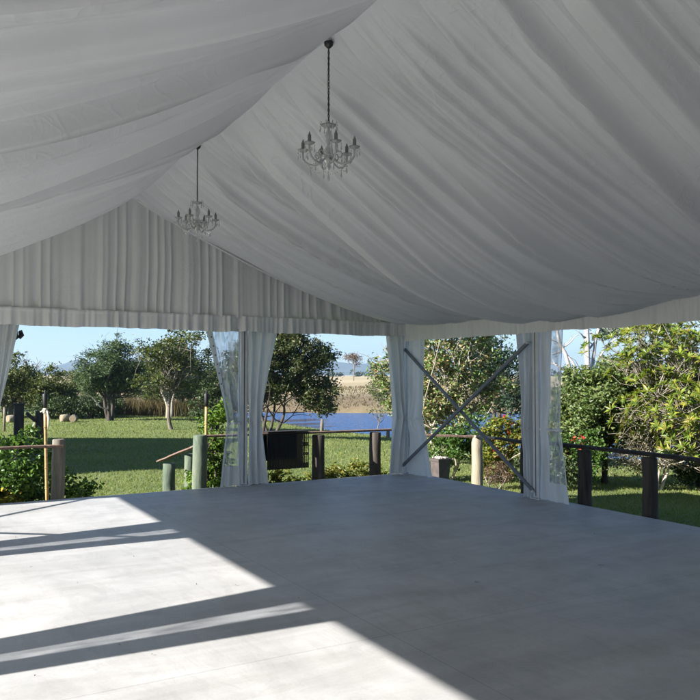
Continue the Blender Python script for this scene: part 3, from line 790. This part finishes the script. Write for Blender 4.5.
def limb(mb, a, b, r0, r1, rng, bend=.12, n=6, sides=6):
    a = np.array(a, float); b = np.array(b, float); ln = np.linalg.norm(b - a); pts = []; rad = []
    o1 = rng.normal(size=3) * bend * ln; o2 = rng.normal(size=3) * bend * .5 * ln
    for i in range(n + 1):
        q = i / n; pts.append(a + (b - a) * q + o1 * math.sin(PI * q) + o2 * math.sin(2 * PI * q)); rad.append(r0 + (r1 - r0) * q ** .8)
    mb.tube(pts, rad, sides, False); return pts

def tree(name, label, cat, x, y, blobs, leaf, bark, n_clump, per, crad, ll, lw, seed, trunk_h=1.2, trunk_r=.12, stems=1, limbs=14, droop=0.1, up=.10,
         group=None, spread=.25, flat=.75, shell=.45, twigs=0, lean=(0, 0), z=None, extra=None, zmin=None):
    rng = np.random.default_rng(seed); zb = (gz(x, y) if z is None else z)
    th = thing(name, label, cat, (x, y, zb), group)
    bl = [(x + a, y + b_, zb + c, d_, e, f_) for a, b_, c, d_, e, f_ in blobs]
    r2 = np.random.default_rng(seed + 500); sat = []
    for b_ in bl:
        for _ in range(3):
            u_ = r2.normal(size=3); u_[2] = abs(u_[2]) * .9 - .15; u_ /= np.linalg.norm(u_); k_ = r2.uniform(.22, .42)
            sat.append((b_[0] + u_[0] * b_[3] * 1.08, b_[1] + u_[1] * b_[4] * 1.08, b_[2] + u_[2] * b_[5] * 1.08, b_[3] * k_, b_[4] * k_, b_[5] * k_))
    bl = bl + sat
    P, cc = clump_points(bl, n_clump, per, crad, rng, shell, flat, zb + .03 if zmin is None else zb + zmin)
    mb = MB(); tops = []
    for s_ in range(stems):
        a = 2 * PI * s_ / stems + rng.uniform(0, 1)
        bx_, by_ = (x + trunk_r * 1.3 * math.cos(a) * (stems > 1), y + trunk_r * 1.3 * math.sin(a) * (stems > 1))
        tp = (x + lean[0] + spread * math.cos(a) * (stems > 1), y + lean[1] + spread * math.sin(a) * (stems > 1), zb + trunk_h * rng.uniform(.85, 1.15))
        pts = limb(mb, (bx_, by_, zb - .15), tp, trunk_r * 1.25, trunk_r * .7, rng, .05, 8, 8); tops.append(pts[-1])
    order = rng.permutation(len(cc))[:limbs]
    for i in order:
        tp = tops[rng.integers(len(tops))]; m_ = (np.array(tp) * .5 + cc[i] * .5) + np.array([0, 0, .12 * np.linalg.norm(cc[i] - tp)])
        p1 = limb(mb, tp, cc[i], trunk_r * .5, trunk_r * .10, rng, .12, 7, 5)
        for _ in range(3):
            q = p1[int(rng.integers(3, 7))]; j = int(np.argmin(np.linalg.norm(cc - (q + rng.normal(size=3) * crad * 2), axis=1)))
            limb(mb, q, cc[j], trunk_r * .18, trunk_r * .05, rng, .12, 4, 4)
    mb.build('trunk', bark, th)
    link_mesh('crown', leaves_mesh('crown', P, ll, lw, rng, up, droop), leaf, th)
    if twigs:
        tw = MB()
        for i in range(twigs):
            c = cc[rng.integers(len(cc))]; o_ = c - np.array([x, y, zb + trunk_h * 1.3]); o_ /= np.linalg.norm(o_) + 1e-6; e = c + rng.normal(size=3) * crad * .9 + o_ * crad * 1.9; c = c - o_ * crad * 1.2; limb(tw, c, e, max(trunk_r * .12, .010), .004, rng, .1, 4, 4)
        tw.build('twigs', bark, th)
    return th, cc, rng

def flowers(th, cc, mat, n, size, rng, bias=None, petals=5):
    """blossoms on the outside of a shrub, one mesh part of the shrub"""
    pts = cc[rng.integers(len(cc), size=n)] + rng.normal(size=(n, 3)) * .10
    if bias is not None: pts = pts + np.array(bias) * rng.uniform(.5, 1.2, (n, 1))
    C = np.repeat(pts, petals, 0) + rng.normal(size=(n * petals, 3)) * size * .4
    return link_mesh('flowers', leaves_mesh('flowers', C, size, size * .8, rng, 0, 0, .1), mat, th)

# --- left background row
TG = 'trees beyond the lawn'
tree('bushy_tree', 'rounded dark olive tree at the left edge of the lawn, above the timber posts', 'tree', 2.3, 34.5,
     [(0, 0, 1.9, 1.6, 1.4, 1.2), (-1.2, .2, 1.3, 1.1, 1, .9), (.9, -.2, 1.3, .9, .9, .8)], L['olive'], B['grey'], 240, 42, .30, .17, .07, 21, 1.1, .13, 2, 14, .25, .08, TG, twigs=40)
tree('bushy_tree', 'lower dark round tree right of the left edge tree, hill behind', 'tree', 4.1, 33.6,
     [(0, 0, 1.65, 1.15, 1.1, .95), (.3, -.3, 1.0, 1.1, .8, .7), (-.6, .1, 1.1, .7, .8, .7)], L['olive'], B['dark'], 200, 42, .27, .15, .065, 22, .9, .12, 2, 10, .25, .08, TG)
tree('bushy_tree', 'yellowish olive tree with thin crown behind the log rounds', 'tree', 5.9, 36.5,
     [(0, 0, 1.7, 1.0, 1, .95), (-.4, -.2, .9, .9, .8, .7)], L['olive'], B['pale'], 130, 30, .27, .15, .06, 23, .9, .09, 2, 10, .2, .08, TG, twigs=30)
tree('bushy_tree', 'low dark thicket under the feathery tree', 'shrub', 6.0, 31.8,
     [(-.3, 0, .55, 1.5, .7, .55), (.9, .3, .7, .9, .7, .7), (-1.9, .6, .6, .9, .7, .6)], L['dark'], B['dark'], 200, 40, .25, .14, .06, 24, .4, .06, 3, 8, .3, .2, 'thickets by the lawn')
th, cc, rg = tree('feathery_tree', 'tall feathery grey green tree with thick dark trunk on the sunny lawn', 'tree', 6.35, 29.1,
     [(0, 0, 2.75, 1.25, 1.2, 1.25), (-.75, -.2, 2.2, .95, .9, .8), (.95, .1, 2.3, .9, .9, .75), (.1, 0, 3.55, .7, .7, .65), (-1.15, -.2, 1.75, .6, .6, .5), (1.2, 0, 1.7, .55, .6, .5)],
     L['casu'], B['dark'], 270, 62, .26, .17, .045, 25, 1.2, .10, 3, 26, .25, .05, TG, .28, twigs=60)
mb = MB(); limb(mb, (6.2, 29.0, -.1), (5.0, 28.8, .75), .05, .02, rg, .06, 7, 6); mb.build('dead_branch', B['white'], th)
tree('slender_tree', 'slender tree with crooked pale trunk and loose green crown on the lawn', 'tree', 7.15, 21.3,
     [(-.1, 0, 2.8, 1.1, 1.0, 1.0), (-1.0, -.1, 2.0, .7, .6, .5), (.95, 0, 1.9, .7, .6, .6), (.35, 0, 3.7, .95, .8, .8), (-.8, .1, 3.2, .7, .6, .6), (1.2, 0, 2.9, .6, .6, .6)],
     L['sap'], B['grey2'], 230, 28, .21, .13, .06, 26, 1.5, .085, 1, 26, .2, .08, TG, twigs=50, lean=(-.12, .05))
tree('bushy_tree', 'dark drooping tree behind the clear plastic curtain', 'tree', 8.55, 20.2,
     [(0, 0, 1.25, .95, .9, .75), (.9, 0, 1.6, .9, .9, 1.0), (-.55, -.2, .75, .6, .6, .5), (1.2, -.2, 2.6, .9, .9, .8)], L['dark'], B['dark'], 210, 44, .24, .15, .055, 27, .9, .10, 2, 12, .3, .08, TG)
tree('bushy_tree', 'dense olive tree of the back row right of the slender lawn tree', 'tree', 11.4, 33.5,
     [(0, 0, 2.2, 1.4, 1.2, 1.3), (-1.3, .3, 1.6, 1.1, 1.0, 1.0), (1.2, -.4, 1.7, 1.1, 1.0, 1.0), (-.2, 0, 3.4, .9, .9, .7)], L['olive'], B['grey'], 280, 36, .30, .17, .07, 128, 1.1, .10, 3, 14, .2, .08, TG, twigs=30)
tree('slender_tree', 'pale thin trunked tree behind the slender lawn tree', 'tree', 9.9, 31.0,
     [(0, 0, 3.0, 1.3, 1.2, 1.0), (.7, 0, 2.0, 1.0, 1.0, .8), (-.9, 0, 2.2, .8, .8, .7)], L['casu'], B['pale'], 170, 34, .25, .15, .05, 28, 1.5, .08, 2, 18, .2, .08, TG, .5, twigs=40)
tree('bushy_tree', 'far grey green tree row end left of the gable post', 'tree', 13.0, 37.5,
     [(0, 0, 2.6, 1.7, 1.5, 1.6), (1.6, -.5, 2.0, 1.3, 1.2, 1.3), (-1.7, .5, 1.7, 1.2, 1.2, 1.2)], L['casu'], B['grey'], 220, 36, .33, .19, .07, 29, 1.3, .14, 2, 14, .2, .08, TG)
# far back row filling the skyline gaps on the left
for i, (x, y, s_, lab) in enumerate([(.2, 43, 1.0, 'hazy olive tree of the back row, farthest left'), (3.6, 46, .85, 'hazy low tree of the back row under the blue hill'), (10.5, 45, 1.15, 'hazy olive tree of the back row behind the feathery tree')]):
    tree('bushy_tree', lab, 'tree', x, y, [(0, 0, 2.1 * s_, 1.9, 1.6, 1.1 * s_), (1.2, 0, 1.4 * s_, 1.4, 1.2, .9 * s_), (-1.4, 0, 1.4 * s_, 1.3, 1.2, .9 * s_)], L['olive'], B['grey'], 150, 30, .36, .22, .09, 40 + i, 1, .12, 2, 8, .2, .08, TG, twigs=20)
for i, (x, y, h, lab) in enumerate([(4.7, 44, 3.3, 'bare twiggy dead tree beside the far left hill'), (3.2, 43.5, 3.2, 'bare dead stump tree poking above the left bushes')]):
    th = thing('bare_tree', lab, 'tree', (x, y, gz(x, y))); mb = MB(); rg = np.random.default_rng(70 + i); zb = gz(x, y)
    p0 = limb(mb, (x, y, zb - .1), (x + .1, y, zb + h * .75), .09, .06, rg, .03, 6, 6)
    for _ in range(12 if i == 0 else 5):
        q = p0[int(rg.integers(3, 7))]; e = q + np.array([rg.uniform(-.7, .7), rg.uniform(-.5, .5), rg.uniform(.2, 1.0)]); p1 = limb(mb, q, e, .03, .008, rg, .1, 4, 4)
        for _ in range(3): limb(mb, p1[2], p1[2] + np.array([rg.uniform(-.4, .4), rg.uniform(-.3, .3), rg.uniform(.1, .5)]), .014, .005, rg, .1, 3, 4)
    mb.build('trunk', B['grey'], th)
# dry reeds behind the slender tree
def blades(name, label, X_, Y_, H_, W_, mat, rng, lean=.35, stuff=True, base=None):
    n = len(X_); Z_ = ground_z(X_, Y_) - .02 if base is None else base
    a = rng.uniform(0, 2 * PI, n); la = rng.uniform(0, 2 * PI, n); ll = rng.uniform(0, lean, n) * H_
    dx, dy = np.cos(a) * W_ / 2, np.sin(a) * W_ / 2
    p0 = np.stack([X_ - dx, Y_ - dy, Z_], 1); p1 = np.stack([X_ + dx, Y_ + dy, Z_], 1)
    mx = X_ + np.cos(la) * ll * .35; my = Y_ + np.sin(la) * ll * .35
    p2 = np.stack([mx + dx * .7, my + dy * .7, Z_ + H_ * .6], 1); p3 = np.stack([mx - dx * .7, my - dy * .7, Z_ + H_ * .6], 1)
    tp = np.stack([X_ + np.cos(la) * ll, Y_ + np.sin(la) * ll, Z_ + H_], 1)
    V = np.stack([p0, p1, p2, p3, tp], 1).reshape(-1, 3); k = np.arange(n) * 5
    F = np.concatenate([np.stack([k, k + 1, k + 2], 1), np.stack([k, k + 2, k + 3], 1), np.stack([k + 3, k + 2, k + 4], 1)])
    o = link_mesh(name, np_mesh(name, V, F), mat); return tag(o, label, None, None, 'stuff')
n = 4500; xx = RNG.uniform(7.6, 13.5, n); yy = 35.4 - (xx - 7.6) * .75 + RNG.uniform(-.9, 1.6, n)
blades('dry_reeds', None, xx, yy, RNG.uniform(.5, 1.15, n), .035, L['reed'], RNG, .5)
n = 9000; ss_ = RNG.uniform(53.4, 84, n); tt = RNG.uniform(-30, 26, n); xx = .5 * ss_ + .866 * tt; yy = .866 * ss_ - .5 * tt
blades('bank_tussocks', None, xx, yy, RNG.uniform(.08, .26, n) * (1 + .5 * (ss_ < 54.6)), .09, L['reed'], RNG, .9)
# --- shoreline tree, vine, far bank
tree('shore_tree', 'broad dark green tree with several leaning trunks at the lake shore', 'tree', 9.0, 15.6,
     [(.5, -.2, 2.9, 1.3, 1.2, 1.1), (1.45, -.6, 1.85, .95, .9, .8), (-.5, .2, 2.4, .9, .9, .9), (.2, 0, 1.75, .9, .8, .5), (1.6, -.5, 3.0, .8, .8, .7), (1.75, -.8, 1.15, .55, .5, .4), (.6, 0, 3.8, .9, .9, .6)],
     L['shore'], B['dark'], 520, 52, .22, .13, .06, 31, 1.05, .06, 5, 26, .2, .08, None, .55, zmin=.72, twigs=40)
tree('shore_tree', 'pale thin leaning tree on the bank left of the corner curtain', 'tree', 17.75, 22.0,
     [(0, 0, 3.4, .5, .5, .9), (.2, 0, 2.4, .45, .45, .5), (.1, 0, 4.5, .6, .6, .6)], L['olive'], B['grey'], 46, 16, .22, .15, .05, 32, 2.0, .035, 1, 7, .3, .3, None)
th, cc, rg = tree('climbing_vine', 'bright green climbing vine beside the green stained fence post', 'vine', 1.50, .78,
     [(0, 0, 1.25, .20, .17, .55), (.05, 0, .75, .27, .22, .5), (-.08, -.05, .42, .36, .25, .30), (.1, 0, 1.65, .14, .13, .25), (-.2, .15, .75, .2, .2, .15)], L['bright'], B['dark'], 165, 26, .085, .062, .038, 33, 1.3, .025, 3, 14, .2, .3, None, .08)
tree('bushy_tree', 'small bush on the dry far bank beside the corner curtain', 'shrub', 33.0, 46.6,
     [(0, 0, 1.2, .9, .9, 1.0), (.7, 0, .7, .9, .8, .6)], L['olive'], B['grey'], 70, 26, .3, .2, .09, 34, .7, .07, 2, 8)
tree('bushy_tree', 'small lone tree with flat top on the far dry field', 'tree', 57, 92,
     [(0, 0, 3.6, 1.3, 1.2, .6), (.5, 0, 2.6, .6, .6, .35)], L['brown'], B['grey'], 46, 20, .4, .26, .1, 35, 2.9, .09, 1, 10)
# far treeline: reads as one mass
rg = np.random.default_rng(90); bl = []
for i in range(130):
    u = -75 + i * 4.2 + rg.uniform(-2, 2); dd = 390 + rg.uniform(-20, 30); s_ = rg.uniform(.5, 1.3)
    bl.append((.499 * dd + .867 * u - 2, .867 * dd - .499 * u - 10, .8 + 1.3 * s_, 2.6 * s_, 2.6 * s_, 1.7 * s_))
P, _ = clump_points(bl, 900, 14, 1.0, rg); tag(link_mesh('far_treeline', leaves_mesh('far_treeline', P, .9, .6, rg), L['far']), None, None, None, 'stuff')
n = 160; rg = np.random.default_rng(91)
# --- right side
tree('fig_tree', 'tall dense tree with pale branches behind the crossed braces', 'tree', 9.7, 5.9,
     [(0, 0, 2.9, 1.35, 1.3, 1.3), (-.75, .4, 2.2, .9, .9, 1.0), (.8, -.4, 2.0, .9, .9, .9), (-.2, .1, 1.3, 1.1, 1.0, .7), (.3, 0, 4.0, 1.3, 1.2, .8)],
     L['fig'], B['pale'], 560, 34, .17, .10, .06, 50, .9, .05, 4, 44, .15, .08, None, .5, twigs=330)
tree('broadleaf_tree', 'dark blue green tree behind the upper end of the brace', 'tree', 15.9, 11.2,
     [(0, 0, 2.9, 1.1, 1.1, 1.2), (.6, -.5, 1.9, 1.0, 1.0, .9), (-.6, .4, 3.6, .9, .9, .8)], L['bluegreen'], B['dark'], 200, 34, .25, .14, .07, 51, 1.3, .1, 2, 12)
tree('leafy_shrub', 'mid green shrub behind the pale log post and brace crossing', 'shrub', 7.75, 3.1,
     [(0, 0, .75, .55, .5, .5), (.45, -.3, .95, .5, .45, .5), (-.3, .2, .4, .4, .4, .35)], L['mid'], B['pale'], 170, 30, .11, .08, .045, 52, .5, .03, 3, 12)
th, cc, rg = tree('flowering_shrub', 'yellow green hibiscus shrub dotted with red flowers left of the braced post', 'shrub', 8.6, 2.3,
     [(0, 0, .95, .55, .55, .5), (.5, -.5, .85, .55, .5, .55), (-.3, .1, .55, .5, .45, .45), (.85, -.75, .5, .5, .4, .45)], L['lime'], B['pale'], 190, 28, .11, .085, .05, 53, .5, .03, 4, 12)
flowers(th, cc, M['redflower'], 26, .075, rg, (-.1, -.22, .16))
th, cc, rg = tree('flowering_shrub', 'dark green shrub with a few red flowers right of the braced post', 'shrub', 9.35, 1.35,
     [(0, 0, .7, .5, .5, .55), (.2, -.35, .55, .45, .4, .5)], L['mid'], B['pale'], 130, 30, .11, .08, .045, 54, .5, .03, 3, 10)
flowers(th, cc, M['redflower'], 9, .085, rg, (-.14, -.2, .1))
tree('dry_shrub', 'small dry brown shrub between the pale log and the dark fence post', 'shrub', 7.75, 1.6,
     [(0, 0, .32, .24, .24, .28)], L['brown'], B['grey'], 60, 26, .07, .05, .018, 55, .25, .015, 4, 10, -.2, .3)
tree('leafy_shrub', 'dark low shrub at the foot of the red flowered shrub', 'shrub', 8.35, 1.25,
     [(0, 0, .3, .38, .3, .3), (.5, -.35, .35, .35, .3, .33)], L['dark'], B['dark'], 100, 28, .09, .07, .035, 56, .25, .02, 3, 8)
tree('domed_tree', 'wide dome of small dark green leaves with shade under it, right of the braced post', 'tree', 10.9, 1.7,
     [(0, 0, 1.75, 1.15, 1.1, .85), (-.55, .2, 1.35, .8, .8, .75), (.75, -.5, 1.45, .95, .9, .8), (.2, -.2, 2.15, .8, .8, .5)], L['dome'], B['dark'], 760, 46, .15, .095, .05, 57, .75, .06, 2, 26, .15, .08, None, .3, zmin=.62, twigs=60)
tree('leafy_shrub', 'dark low shrub under the left side of the domed tree', 'shrub', 10.3, 2.3,
     [(0, 0, .5, .65, .45, .5)], L['dark'], B['dark'], 90, 34, .13, .09, .045, 58, .3, .03, 3, 6)
tree('twiggy_shrub', 'greyish dry twiggy shrub under the long leaved tree, front one', 'shrub', 11.05, .45,
     [(0, 0, 1.05, .75, .7, .6), (.7, -.6, 1.0, .8, .7, .65), (-.4, .4, .6, .5, .5, .4)], L['twig'], B['pale'], 200, 30, .15, .10, .022, 59, .6, .03, 5, 30, -.1, .2, None, .3, twigs=150)
tree('leafy_shrub', 'dark hedge shrub low on the right behind the lawn', 'shrub', 12.9, .7,
     [(0, 0, .45, 1.0, .7, .45), (.9, -.9, .5, .9, .8, .5)], L['dark'], B['dark'], 180, 34, .17, .10, .05, 60, .35, .04, 3, 8)
tree('leafy_shrub', 'olive shrub behind the twiggy shrub at the right edge', 'shrub', 13.2, -.2,
     [(0, 0, 1.3, 1.0, .9, .9), (.4, -.9, 1.5, .9, .8, .9)], L['olive'], B['pale'], 180, 34, .17, .10, .045, 66, .6, .04, 3, 14, twigs=40)
# long-leaved yellow-green tree: rosettes of long leaves at branch tips
def rosette_tree():
    x, y = 11.45, -.75; zb = gz(x, y); rng = np.random.default_rng(61)
    th = thing('long_leaved_tree', 'yellow green tree with rosettes of long leaves reaching over the right fence', 'tree', (x, y, zb))
    mb = MB(); pts = limb(mb, (x, y, zb - .1), (x - .1, y + .1, zb + 1.1), .085, .06, rng, .03, 7, 8); t0 = pts[-1]
    cen = []
    for _ in range(42): cen.append(t0 + np.array([rng.uniform(-1.35, .9), rng.uniform(-.7, 1.3), rng.uniform(.15, 2.3)]))
    V = []; F = []
    for c in cen:
        p1 = limb(mb, t0, c, .026, .010, rng, .12, 6, 6)
        for _ in range(19):
            e = c + rng.normal(size=3) * np.array([.36, .36, .30]); limb(mb, p1[4], e, .007, .004, rng, .1, 4, 5)
            ax = e - p1[4]; ax /= np.linalg.norm(ax); ax[2] += .5; ax /= np.linalg.norm(ax)
            for k in range(13):
                a = k * 2.4 + rng.uniform(0, .4); o = np.array(Vector(ax).orthogonal().normalized()); o2 = np.cross(ax, o)
                rad = o * math.cos(a) + o2 * math.sin(a); el = rng.uniform(.15, 1.0); d_ = rad * math.cos(el) + ax * math.sin(el)
                s_ = np.cross(d_, ax); s_ /= np.linalg.norm(s_) + 1e-9; nn = np.cross(s_, d_)
                ln = rng.uniform(.10, .20); wd = ln * .27; b0 = len(V)
                V += [e + d_ * ln * .04, e + d_ * ln * .5 + s_ * wd / 2 + nn * .006, e + d_ * ln * .5 - nn * .006, e + d_ * ln * .5 - s_ * wd / 2 + nn * .006, e + d_ * ln - nn * ln * .18]
                F += [(b0, b0 + 2, b0 + 1), (b0, b0 + 3, b0 + 2), (b0 + 1, b0 + 2, b0 + 4), (b0 + 2, b0 + 3, b0 + 4)]
    mb.build('trunk', B['pale2'], th)
    link_mesh('crown', np_mesh('crown', np.array(V), np.array(F)), L['croton'], th)
rosette_tree()
# white gums: limbs given as (sideways offset, height) in the plane facing the lawn
def gum(label, x, y, limbs_, clusters, r, seed):
    zb = gz(x, y); rng = np.random.default_rng(seed); th = thing('gum_tree', label, 'tree', (x, y, zb), 'white gum trees by the lake'); mb = MB()
    W = lambda a, z, d=0.0: np.array((x + .867 * a + .499 * d, y - .499 * a + .867 * d, z))
    p = limb(mb, (x, y, zb - .2), W(0, .9), r * 1.35, r, rng, .02, 6, 12); ends = []
    for pts, r0, r1 in limbs_:
        q = [p[-2]] + [W(*c) for c in pts]; full = []
        for a_, b_ in zip(q[:-1], q[1:]):
            for k in range(4): full.append(a_ + (b_ - a_) * k / 4 + rng.normal(size=3) * .02)
        full.append(q[-1]); mb.tube(full, list(np.linspace(r0, r1, len(full))), 10, False); ends.append(full)
        for _ in range(5):
            i = int(rng.integers(len(full) // 2, len(full))); e = full[i] + np.array([rng.uniform(-.8, .8), rng.uniform(-.5, .5), rng.uniform(.1, .8)]); limb(mb, full[i], e, r1 * .6, .012, rng, .12, 5, 6)
    cc = []
    for a_, z, n_ in clusters:
        c = W(a_, z); f = min((q for fl in ends for q in fl), key=lambda q: np.linalg.norm(q - c)); limb(mb, f, c, .04, .012, rng, .1, 6, 6)
        for _ in range(n_):
            e = c + rng.normal(size=3) * np.array([.38, .38, .26]); limb(mb, c, e, .010, .005, rng, .1, 3, 4); cc.append(e)
    mb.build('trunk', B['white'], th); cc = np.array(cc); P = np.repeat(cc, 26, 0) + rng.normal(size=(len(cc) * 26, 3)) * np.array([.13, .13, .11])
    link_mesh('crown', leaves_mesh('crown', P, .20, .06, rng, .2, .5), L['gum'], th)
gum('left white gum with bare pale limbs leaning left behind the domed tree', 20.2, 11.25,
    [([(-.35, 1.9, 0), (-.75, 2.9, 0), (-1.0, 4.2, 0)], .09, .05), ([(-.1, 2.0, .3), (-.5, 2.6, .4), (-.95, 2.4, .4)], .05, .025), ([(-.6, 1.8, 0), (-1.3, 2.2, .2), (-1.6, 2.7, .3)], .055, .02)], [(-1.2, 4.6, 8), (-.6, 4.8, 8)], .12, 81)
gum('upright white gum with thick pale trunk and leafy top right of the leaning gum', 20.35, 10.95,
    [([(.0, 2.0, 0), (-.02, 3.2, 0), (-.08, 4.8, 0)], .125, .09), ([(.25, 2.3, .1), (.42, 3.2, .1), (.6, 4.2, .1)], .075, .045), ([(.4, 2.1, .2), (.9, 2.8, .2), (1.5, 3.3, .2)], .05, .02)],
    [(.9, 3.35, 12), (1.5, 3.45, 14), (2.1, 3.6, 12), (2.9, 3.6, 10), (.3, 4.4, 8), (3.4, 3.3, 6)], .15, 82)
# --- near left shrub and bed plants
tree('leafy_shrub', 'glossy dark green shrub behind the left fence post', 'shrub', -1.12, 1.75,
     [(0, 0, .8, .6, .5, .55), (.35, -.1, .45, .55, .45, .45), (-.5, .1, .75, .55, .5, .6), (.0, -.2, 1.25, .35, .35, .3)], L['mid'], B['dark'], 240, 32, .11, .078, .048, 62, .5, .03, 4, 14, .1, .4)
th, cc, rg = tree('flowering_shrub', 'yellow flowering bush at the left edge by the fence rail', 'shrub', -1.52, 1.35,
     [(0, 0, .5, .35, .3, .38), (-.4, 0, .55, .35, .3, .4)], L['lime'], B['dark'], 80, 26, .1, .07, .035, 63, .3, .02, 3, 8)
flowers(th, cc, M['yellowflower'], 40, .05, rg, (0, -.1, .14))
BP = 'low yellow green plants along the back fence'
for i, (x, y, s_, mt_, lab) in enumerate([(2.1, .95, .9, 'lime', 'low plant left under the hanging mat'), (2.75, 1.0, .95, 'lime', 'low plant right under the hanging mat'), (3.45, 1.05, .9, 'lime', 'low plant just right of the middle fence post'), (3.95, 1.15, 1.0, 'lime', 'brightest low plant between the two lake side fence posts'), (4.45, 1.2, .95, 'lime', 'low plant behind the last fence post before the corner curtain')]):
    tree('border_plant', 'yellow green ' + lab, 'plant', x, y, [(0, 0, .45 * s_, .34, .26, .36 * s_)], L[mt_], B['dark'], 60, 24, .08, .085, .03, 64 + i * 3, .25, .015, 4, 8, -.25, .3, BP)
# lawn blades in the part of the lawn that shows
n = 170000; u = RNG.uniform(-.50, .50, n); Zd = 11.5 * np.exp(RNG.uniform(0, 1, n) * math.log(44 / 11.5))
px_ = -2.557 + .4987 * Zd + .8668 * Zd * u; py_ = -10.416 + .8668 * Zd - .4987 * Zd * u
ok = ~((px_ < 4.7) & (py_ < .2)) & (lake_mask(px_, py_) < -.9)
px_, py_, Zd = px_[ok], py_[ok], Zd[ok]
blades('lawn_grass', None, px_, py_, RNG.uniform(.025, .06, len(px_)) * (1 + .015 * Zd), .007 * (1 + .09 * Zd), L['grass'], RNG, .8)

# dead leaves and grit blown onto the slab
rg = np.random.default_rng(301); n = 46; C_ = np.stack([rg.uniform(-3.5, 4.3, n), -9 + 9 * rg.uniform(0, 1, n) ** .6, np.full(n, .008)], 1)
tag(link_mesh('leaf_litter', leaves_mesh('leaf_litter', C_, .016, .009, rg, 6, 0), L['brown']), None, None, None, 'stuff')

# --- things on the lawn
def log_round(label, x, y, r, ln, ang, pale):
    th = thing('log_round', label, 'log', (x, y, gz(x, y)), 'cut logs lying on the lawn'); z = gz(x, y) + r * .95; c, s = math.cos(ang), math.sin(ang)
    MB().tube([(x - c * ln / 2, y - s * ln / 2, z), (x, y, z + .01), (x + c * ln / 2, y + s * ln / 2, z)], [r, r * 1.04, r], 14).build('bark', M['log'] if pale else B['grey'], th)
    e = MB(); e.tube([(x - c * (ln / 2 + .001), y - s * (ln / 2 + .001), z), (x - c * (ln / 2 + .012), y - s * (ln / 2 + .012), z)], [r * .9, r * .86], 14); e.build('cut_end', M['logend'], th)
    e = MB(); e.tube([(x + c * (ln / 2 + .001), y + s * (ln / 2 + .001), z), (x + c * (ln / 2 + .012), y + s * (ln / 2 + .012), z)], [r * .9, r * .86], 14); e.build('cut_end', M['logend'], th)
log_round('pale cut log lying on the lawn, left of the darker log', 4.35, 29.8, .18, .42, .3, True)
log_round('darker cut log with its end towards the marquee, right of the pale log', 4.66, 29.3, .18, .36, 1.15, False)
log_round('lone cut log farther left on the lawn beyond the timber posts', 2.0, 30.4, .18, .45, .4, True)
th = thing('timber_post', 'thick dark timber post with a slanting brace, right of its pair on the shaded lawn', 'post', (1.12, 15.3, gz(1.12, 15.3)), 'thick dark timber posts on the shaded lawn')
MB().box((1.12, 15.3, -.15), (.26, .26, 1.25), None, .015).build('shaft', B['dark'], th)
MB().bar((1.02, 15.3, .12), (.72, 15.3, .42), .10, .12, (0, 1, 0), .01).build('brace', B['dark'], th)
th = thing('timber_post', 'thick dark timber post, left of the braced one on the shaded lawn', 'post', (.54, 15.6, gz(.54, 15.6)), 'thick dark timber posts on the shaded lawn')
MB().box((.54, 15.6, -.05), (.27, .27, 1.45), None, .015).build('shaft', B['dark'], th)
MB().box((.54, 15.6, .69), (.34, .34, .04), None, .01).build('cap', B['dark'], th)
th = thing('stake', 'thin pale stake on the lawn at the left edge', 'stake', (.93, 23.4, gz(.93, 23.4)))
MB().tube([(.93, 23.4, -.75), (.94, 23.4, 0), (.93, 23.4, .27)], [.055, .05, .045], 8).build('shaft', M['log'], th)
MB().lathe([(.05, 0), (.045, .03), (.01, .04)], (.93, 23.4, .27), 8).build('top', M['logend'], th)
# jetty stumps at the shore
for i, (x, y, h, lab) in enumerate([(12.6, 18.3, .62, 'pale broken stump in front of the water right of the shore tree'), (14.6, 16.3, .35, 'short pale stake at the lake edge, middle one'), (15.2, 16.0, .62, 'taller pale stake at the lake edge by the corner curtain')]):
    z = gz(x, y); s_ = MB().tube([(x, y, z - .1), (x + .01, y, z + h * .6), (x + .02, y, z + h)], [.085, .075, .06], 8)
    th = thing('stump', lab, 'stump', (x, y, z)); s_.build('shaft', M['greylog'], th)
# house outside the frame that throws the broad shadow on the lawn
def house():
    a = math.atan2(-.499, .867); c, s = math.cos(a), math.sin(a); L_, W_, H_ = 15.0, 8.6, 6.6; cx, cy = -14.0, 16.0
    R_ = Matrix.Rotation(a, 3, 'Z'); P_ = lambda u, v_, z: Vector((cx + c * u - s * v_, cy + s * u + c * v_, z))
    th = thing('house', 'two storey cream house with flat grey roof left of the lawn', 'house', (cx, cy, -.7))
    MB().box(P_(0, 0, -.8 + H_ / 2), (L_, W_, H_), R_, .03).build('wall', M['housewall'], th)
    MB().box(P_(0, 0, H_ - .67), (L_ + .5, W_ + .5, .24), R_, .03).build('roof', M['houseroof'], th)
    for z in (.6, 3.6):
        for u in (-5.4, -1.8, 1.8, 5.4):
            if z < 1 and u == 1.8: continue
            wnd = MB().box(P_(u, -W_ / 2 - .02, z), (1.5, .06, 1.2), R_, .01).build('window', M['tie'], th)
            MB().box(P_(u, -W_ / 2 - .055, z), (1.3, .02, 1.0), R_).build('pane', M['windowglass'], wnd)
    dr = MB().box(P_(1.8, -W_ / 2 - .03, .35), (1.0, .07, 2.1), R_, .01).build('door', M['rail'], th)
    MB().tube([P_(2.15, -W_ / 2 - .06, .35), P_(2.15, -W_ / 2 - .11, .35)], .025, 8).build('handle', M['alu'], dr)
house()
